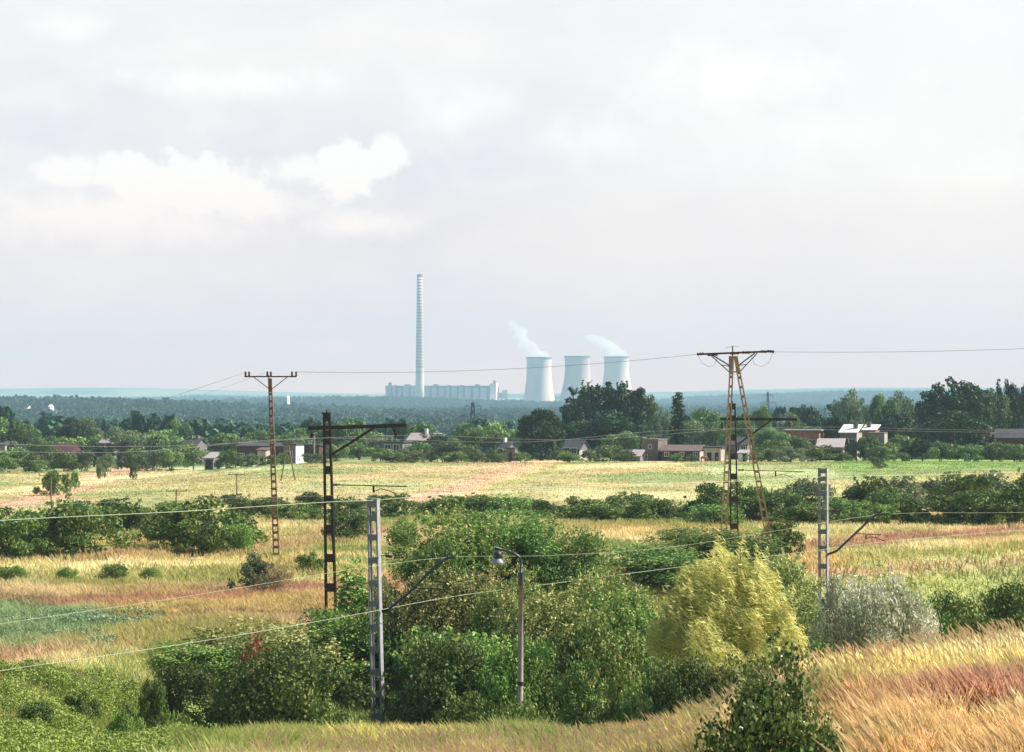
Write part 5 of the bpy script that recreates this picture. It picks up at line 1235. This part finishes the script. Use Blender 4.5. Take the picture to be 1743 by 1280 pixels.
B('whitewashed_shed', 'whitewashed low shed with dark openings left of the A-shaped pole', 'shed', 1198, 1235, 762, 378, 3.5, 'plaster_w', 'flat', 'roof_dk', 0, doors=((.3, .7, 1.5), (.75, .6, 1.5)))
B('pink_house', 'pinkish grey house seen between the legs of the A-shaped pole', 'house', 1238, 1282, 745, 405, 5, 'brick_pale', 'gable', 'roof_dk', 1.3, wins=((.5, 1.4, .7, .9), (.8, 1.4, .7, .9)))
B('white_hut', 'bright white hut between the right black mast and the A-shaped pole leg', 'shed', 1256, 1277, 767, 376, 2.5, 'white', 'mono', 'roof_gr', .5, doors=((.7, .6, 1.3),))
B('orange_house', 'orange brick flat-roofed house with one window, left of the white-roofed house', 'house', 1334, 1405, 733, 420, 6, 'brick', 'flat', 'roof_gr', 0, over=.45, wins=((.8, 2.0, 1.2, 1.2), (.45, 2.0, 1.2, 1.2)))
B('white_roof_house', 'house with a gleaming white sheet roof and grey walls', 'house', 1426, 1470, 724, 412, 6, 'brick_pale', 'mono', 'white_roof', 1.35, yaw=-.3, endmat='plaster_w', chim=((.8, .8, .5, 'brick_pale'),), wins=((.3, 2.5, 1.2, 1.1), (.75, 2.5, 1.0, 1.0)))
B('brick_annex', 'red brick annex with a white roof slope attached right of the white-roofed house', 'house', 1466, 1500, 724, 420, 5, 'brick', 'mono', 'white_roof', .9, yaw=-.3, chim=((.3, .8, .5, 'brick_pale'),), wins=((.5, 2.8, .8, .8),))
B('grey_slant_barn', 'barn with a wide grey slanted roof and dark open front below the white-roofed house', 'barn', 1388, 1440, 748, 396, 5, 'plaster', 'mono', 'roof_gr', 1.4, yaw=-.2, endmat='brick', doors=((.3, 1.6, 1.7), (.75, 1.6, 1.7)))
B('block_house', 'grey cube-like block house with one dark window right of the white-roofed house', 'house', 1473, 1513, 738, 402, 4.5, 'plaster', 'flat', 'brick_pale', 0, over=.04, endmat='plaster_w', wins=((.72, 1.8, .6, 1.0), (.3, .6, .6, .9)))
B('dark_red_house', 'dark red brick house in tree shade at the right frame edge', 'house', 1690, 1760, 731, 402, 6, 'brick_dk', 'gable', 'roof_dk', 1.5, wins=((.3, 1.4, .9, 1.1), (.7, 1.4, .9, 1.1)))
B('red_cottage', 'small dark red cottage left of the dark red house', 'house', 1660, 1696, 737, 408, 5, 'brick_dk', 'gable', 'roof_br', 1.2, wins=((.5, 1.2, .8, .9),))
def dish():
    b = PG(1097, 392); t = thing('satellite_dish', (b.x, b.y, CAMZ - (751 - HY) / F * 392), 'white dish on a short post above the square brick block', 'dish')
    MB().bar((0, 0, 0), (0, 0, .5), .06).build('post', M['lamp_dark'], t)
    MB().lathe([(0.01, 0), (.2, .03), (.38, .1), (.5, .2), (.49, .23), (.37, .13), (.2, .06), (.01, .03)], 18, (0, 0, .45), closed=False).build('dish_bowl', M['white'], t, smooth=True)
dish()

# ------------------------------------------------------------------ animals, block
def cow(px, d, length, mat, label, ang=0):
    b = PG(px, d); s = length / 2.0
    V = [(.0, 0, 1.15), (.5, 0, 1.18), (-.5, 0, 1.14), (.78, 0, 1.15), (1.02, 0, .85), (1.18, 0, .5), (1.30, 0, .32),   # spine, neck, head lowered to graze
         (.5, .2, .95), (.5, .2, .5), (.52, .2, .02), (.5, -.2, .95), (.46, -.2, .5), (.44, -.2, .02),
         (-.6, .2, .9), (-.68, .2, .52), (-.62, .2, .02), (-.6, -.2, .9), (-.64, -.2, .52), (-.56, -.2, .02), (-.82, 0, 1.1), (-.9, 0, .55), (1.08, .16, .62), (1.08, -.16, .62)]
    E = [(0, 1), (0, 2), (1, 3), (3, 4), (4, 5), (5, 6), (1, 7), (7, 8), (8, 9), (1, 10), (10, 11), (11, 12), (2, 13), (13, 14), (14, 15), (2, 16), (16, 17), (17, 18), (2, 19), (19, 20), (5, 21), (5, 22)]
    R = [.34, .32, .32, .2, .15, .12, .08, .13, .07, .055, .13, .07, .055, .15, .07, .055, .15, .07, .055, .04, .03, .035, .035]
    mb = MB(); V = [Vector(v) * s for v in V]
    for a, c_ in E: mb.tube([V[a], V[c_]], [R[a] * s, R[c_] * s], 10)
    for a in range(len(V)): mb.lathe([(.001, -R[a] * s), (R[a] * s * .72, -R[a] * s * .7), (R[a] * s, 0), (R[a] * s * .72, R[a] * s * .7), (.001, R[a] * s)], 10, V[a])
    o = mb.build('cow', M[mat]); o.location = b; o.rotation_euler = (0, 0, ang)
    m = o.modifiers.new('one_skin', 'REMESH'); m.mode = 'VOXEL'; m.voxel_size = .035 * s; m.use_smooth_shade = True
    tag(o, label, 'cow', 'grazing cattle'); return o
cow(1198, 362, 1.25, 'cow', 'small reddish brown cow grazing on the field left of the A-shaped pole', .15)
cow(1220, 368, 1.0, 'cow2', 'tiny dark calf standing end-on between the brown cow and the A-shaped pole', 1.45)
def block():
    b = PG(1716, 196)
    mb = MB(); mb.box((-.42, -.35, -.2), (.42, .35, .33)); mb.box((-.36, -.29, .331), (.36, .29, .42))
    o = mb.build('concrete_block', M['stone'], loc=b); o.rotation_euler = (0, 0, .3)
    tag(o, 'pale concrete block lying in front of the dark hedge near the right edge', 'block')
block()

# ------------------------------------------------------------------ pylons over the forest
def pylon(px, ytop, d, label, w=5.0, arms=3):
    b = PG(px, d); h = CAMZ - (ytop - HY) / F * d - b.z
    root = thing('electricity_pylon', b, label, 'pylon', 'pylons rising over the forest', rz=.2)
    mb = MB(); lv = 9; wz = lambda a: w * (1 - a) ** 1.2 + .7
    for sx in (-1, 1):
        for sy in (-1, 1):
            mb.tube([(sx * wz(a) / 2, sy * wz(a) / 2, h * a) for a in (0, .25, .5, .75, 1)], .16, 4)
    for i in range(lv):
        a, c_ = i / lv, (i + 1) / lv
        for sy in (-1, 1):
            mb.bar((-wz(a) / 2, sy * wz(a) / 2, h * a), (wz(c_) / 2, sy * wz(c_) / 2, h * c_), .16); mb.bar((wz(a) / 2, sy * wz(a) / 2, h * a), (-wz(c_) / 2, sy * wz(c_) / 2, h * c_), .16)
    mb.build('lattice_tower', M['lamp_dark'], root)
    for i in range(arms):
        z = h * (.93 - .15 * i); L = (3.2, 5.2, 4.0)[i]; mb = MB()
        for sg in (-1, 1):
            mb.bar((sg * .3, 0, z), (sg * L, 0, z + .1), .2); mb.bar((sg * .3, 0, z + 1.2), (sg * L, 0, z + .1), .14)
            mb.bar((sg * L, 0, z), (sg * L, 0, z - 1.5), .22)
        mb.build('cross_arm', M['lamp_dark'], root)
pylon(805, 684, 900, 'lattice pylon in front of the forest below the power station')
pylon(1307, 667, 1500, 'slim distant pylon on the forest right of the A-shaped pole', 3.5)
pylon(1381, 690, 1300, 'small distant pylon above the dark spreading tree', 3.0)
pylon(90, 716, 900, 'slim distant pylon above the left part of the village', 3.0)
pylon(1405, 694, 1700, 'faint small pylon between the dark spreading tree and the tall pale tree', 3.0)

# far houses on the wooded rise
for (p0, p1, yt, d, rm, lb) in ((43, 53, 690, 2150, 'roof_br', 'far pinkish house on the wooded rise at the left'), (83, 91, 688, 2100, 'white_roof', 'far gleaming white house on the wooded rise at the left'),
                                (206, 217, 686, 2500, 'brick', 'far house with a reddish roof in the left forest'), (488, 493, 673, 3000, 'white', 'far slender white tower-like house in the forest right of the T-topped pole')):
    B('far_house', lb, 'house', p0, p1, yt, d, 7, 'white' if rm != 'brick' else 'plaster_w', 'gable', rm, 2.5, yaw=-.35, group='far houses in the forest', wins=((.5, 3, 2, 2),))

# ------------------------------------------------------------------ power station
PD = 5460.0
def Zp(row, d=PD): return CAMZ - (row - HY) / F * d
def chimney():
    d = 5380; b = PG(714.5, d); s = d / F
    root = thing('chimney', b, 'very tall slim concrete chimney with many ring galleries', 'chimney')
    h = Zp(467, d) - b.z; r0, r1 = 8.2 * s, 4.4 * s; lean = (711 - 714.5) * s * 0
    MB().lathe([(r0, 0), (r0 * .80 + r1 * .2, h * .15), (r0 * .55 + r1 * .45, h * .38), (r0 * .25 + r1 * .75, h * .7), (r1, h), (r1 * .8, h), (r1 * .8, h - 6)], 40).build('shaft', M['chimney'], root, smooth=True)
    rr = lambda a: np.interp(a, [0, .15, .38, .7, 1], [r0, r0 * .8 + r1 * .2, r0 * .55 + r1 * .45, r0 * .25 + r1 * .75, r1])
    n = 31
    for i in range(n):
        a = .30 + .68 * i / (n - 1); r = float(rr(a)); z = h * a
        MB().lathe([(r + .02, z), (r + .8, z), (r + .8, z + 2.0), (r + .02, z + 2.0)], 32, closed=True).build('gallery_ring', M['ring'], root)
    MB().lathe([(r1 + .02, h - 5), (r1 + .7, h - 5), (r1 + .7, h + .3), (r1 + .02, h + .3)], 32, closed=True).build('top_rim', M['ring'], root)
chimney()
def tower(pxt0, pxt1, ytop, thr, pxb0, pxb1, d, mat, label):
    pm = (pxt0 + pxt1) / 2; b = PG(pm, d); s = d / F; h = Zp(ytop, d) - b.z
    rt = (pxt1 - pxt0) / 2 * s; rb = (pxb1 - pxb0) / 2 * s * 1.06; rn = rt * thr; zn = h * .80
    root = thing('cooling_tower', b, label, 'cooling tower', 'cooling towers of the power station')
    prof = []
    cb = (zn) / math.sqrt((rb / rn) ** 2 - 1)
    for i in range(25):
        z = 6 + (h - 6) * i / 24
        r = rn * math.sqrt(1 + ((z - zn) / cb) ** 2) if z < zn else rn + (rt - rn) * ((z - zn) / (h - zn)) ** 2
        prof.append((r, z))
    inner = [(r - 1.0, z) for r, z in reversed(prof)]
    MB().lathe(prof + inner, 72, closed=True).build('shell', M[mat], root, smooth=True)
    r = prof[-1][0]
    MB().lathe([(r + .05, h - 3.5), (r + .9, h - 3.5), (r + .9, h + .2), (r - 1.0, h + .2), (r - 1.0, h + .01), (r + .05, h + .01)], 72, closed=True).build('rim', M['rim'], root)
    mb = MB(); r = prof[0][0]
    for i in range(36):
        a = 2 * math.pi * i / 36; a2 = a + 2 * math.pi / 72
        for q in (a2, a2 - 4 * math.pi / 72): mb.bar((r * 1.03 * math.cos(a), r * 1.03 * math.sin(a), -.3), (r * math.cos(q), r * math.sin(q), 6.3), 1.0)
    tag(mb.build('support_columns', M['cool'], root))['kind'] = 'stuff'
    MB().lathe([(r * 1.08, -.5), (r * 1.08, 1.0), (r * 1.04, 1.0), (r * 1.04, -.5)], 72, closed=True).build('basin', M['cool'], root)
    return root, b, h, rt
T1 = tower(896, 939, 608, .975, 888, 944, 5500, 'cool', 'leftmost steaming cooling tower, standing clear of the poplar clump')
T2 = tower(961, 1005, 606, .965, 950, 1016, 5650, 'cool2', 'middle cooling tower without steam, darker than its neighbours')
T3 = tower(1028, 1071, 607, .975, 1018, 1082, 5800, 'cool', 'rightmost steaming cooling tower, rising behind the poplar clump')

def boiler_house():
    d = 5480; x0p, x1p = 657, 838; s = d / F; b = PG((x0p + x1p) / 2, d); yaw = -.17
    root = thing('boiler_house', b, 'long power station hall of alternating pale and dark bays with a white end', 'power station', rz=yaw)
    W = (x1p - x0p) * s / math.cos(yaw) * .985; dp = 38; h = Zp(657, d) - b.z; hw = W / 2
    MB().box((-hw, -dp / 2, -3), (hw, dp / 2, h)).build('hall', M['plant_b'], root)
    r = random.Random(4); x = -hw; i = 0
    while x < hw - 6:
        w = r.choice((9, 12, 14, 8)); g_ = r.choice((3.5, 5, 6)); w = min(w, hw - x)
        hh = h - r.choice((0, 0, 2, 3)); 
        MB().box((x + .3, -dp / 2 - 2.5, -3), (x + w - .3, -dp / 2 - .01, hh - 1)).build('bay', M['plant_a'], root)
        if i % 2: MB().box((x + 1, -8, h + .01), (x + w - 1, 8, h + r.choice((2.0, 3.0, 4.0)))).build('roof_block', M['plant_b'], root)
        x += w + g_; i += 1
    MB().box((-hw + 5, -9, h + .01), (-hw + 11, 3, h + 8)).build('roof_block', M['plant_b'], root)
    MB().box((-hw, -dp / 2 - .02, h - 1.0), (hw, dp / 2 - .1, h - .02 + .8)).build('parapet', M['plant_b'], root)
    MB().box((hw + .01, -dp / 2 - 2, -3), (hw + 15, dp / 2, h + 6)).build('end_tower', M['plant_w'], root)
    MB().box((hw + 5, -4, h + 6.01), (hw + 10, 4, h + 13)).build('roof_block', M['plant_b'], root)
    MB().add([(hw - 14, -dp / 2 - 30, -3), (hw + 36, -dp / 2 - 30, -3), (hw + 36, -dp / 2 - 4, -3), (hw - 14, -dp / 2 - 4, -3), (hw - 14, -dp / 2 - 30, 12), (hw + 36, -dp / 2 - 30, 19), (hw + 36, -dp / 2 - 4, 19), (hw - 14, -dp / 2 - 4, 12)],
             [(0, 3, 2, 1), (4, 5, 6, 7), (0, 1, 5, 4), (1, 2, 6, 5), (2, 3, 7, 6), (3, 0, 4, 7)]).build('conveyor_hall', M['plant_w'], root)
boiler_house()
def side_block():
    d = 5490; b = PG(859, d); h = Zp(665, d) - b.z
    root = thing('transfer_tower', b, 'small white block tower right of the power station hall', 'tower', rz=-.3)
    MB().box((-5, -5, -3), (5, 5, h)).build('wall', M['plant_w'], root); MB().box((-15, -3.5, h - 17), (-5.01, 3.5, h - 5)).build('gallery', M['plant_a'], root)
    MB().box((-5.4, -5.4, h), (5.4, 5.4, h + 1)).build('roof', M['plant_b'], root)
side_block()

# ------------------------------------------------------------------ steam
def steam(T, path, label, seed):
    root, b, h, rt = T; r = random.Random(seed); s = b.y / F
    import bmesh
    bm = bmesh.new()
    for i, (px, row, rad, dy) in enumerate(path):
        for k_ in range(4):
            c = Vector(((px - CX) / F * b.y + r.uniform(-.4, .4) * rad * s, b.y + dy + r.uniform(-.4, .4) * rad * s, CAMZ - (row - HY) / F * b.y + r.uniform(-.25, .25) * rad * s))
            q = rad * s * r.uniform(.55, .85)
            mt = Matrix.Translation(c) @ Matrix.Diagonal((q, q, q * .8, 1)); bmesh.ops.create_icosphere(bm, subdivisions=3, radius=1, matrix=mt)
    me = bpy.data.meshes.new('steam_plume'); bm.to_mesh(me); bm.free()
    o = bpy.data.objects.new('steam_plume', me); C.objects.link(o)
    rm = o.modifiers.new('merge', 'REMESH'); rm.mode = 'VOXEL'; rm.voxel_size = 3.0
    m = bpy.data.materials.new('steam'); m.use_nodes = True; t = m.node_tree; t.nodes.clear()
    out = t.nodes.new('ShaderNodeOutputMaterial'); pv = t.nodes.new('ShaderNodeVolumePrincipled'); pv.inputs['Color'].default_value = (1, 1, 1, 1)
    g_ = t.nodes.new('ShaderNodeNewGeometry'); n = t.nodes.new('ShaderNodeTexNoise'); n.inputs['Scale'].default_value = .035; n.inputs['Detail'].default_value = 4
    t.links.new(g_.outputs['Position'], n.inputs['Vector']); mr = t.nodes.new('ShaderNodeMapRange'); mr.inputs['From Min'].default_value = .33; mr.inputs['From Max'].default_value = .6; mr.inputs['To Min'].default_value = 0.002; mr.inputs['To Max'].default_value = .04
    t.links.new(n.outputs['Fac'], mr.inputs['Value']); t.links.new(mr.outputs[0], pv.inputs['Density']); pv.inputs['Anisotropy'].default_value = .2
    t.links.new(pv.outputs[0], out.inputs['Volume']); me.materials.append(m)
    tag(o, label, 'steam', 'steam plumes')
steam(T1, [(925, 605, 12, 0), (908, 603, 14, 0), (905, 596, 15, 5), (897, 588, 16, 10), (888, 578, 17, 15), (884, 567, 15, 20), (876, 558, 12, 25), (870, 550, 9, 30)], 'white steam drifting left from the leftmost cooling tower', 1)
steam(T3, [(1058, 604, 12, 0), (1044, 602, 14, 0), (1040, 594, 14, 5), (1030, 588, 14, 10), (1020, 581, 12, 15), (1010, 577, 11, 20), (1001, 573, 8, 25)], 'white steam drifting left from the rightmost cooling tower', 2)

# ------------------------------------------------------------------ haze
def haze():
    top = Zp(467, 5380) + 40
    mb = MB().box((-7000, -340, -60), (7000, 10800, top)); o = mb.build('haze', None)
    m = bpy.data.materials.new('haze_air'); m.use_nodes = True; t = m.node_tree; t.nodes.clear()
    out = t.nodes.new('ShaderNodeOutputMaterial'); pv = t.nodes.new('ShaderNodeVolumePrincipled')
    pv.inputs['Color'].default_value = (.52, .79, 1.0, 1); pv.inputs['Density'].default_value = 1.2e-4
    t.links.new(pv.outputs[0], out.inputs['Volume']); o.data.materials.append(m)
    tag(o, 'pale bluish summer haze over the plain', 'haze', kind='stuff')
haze()
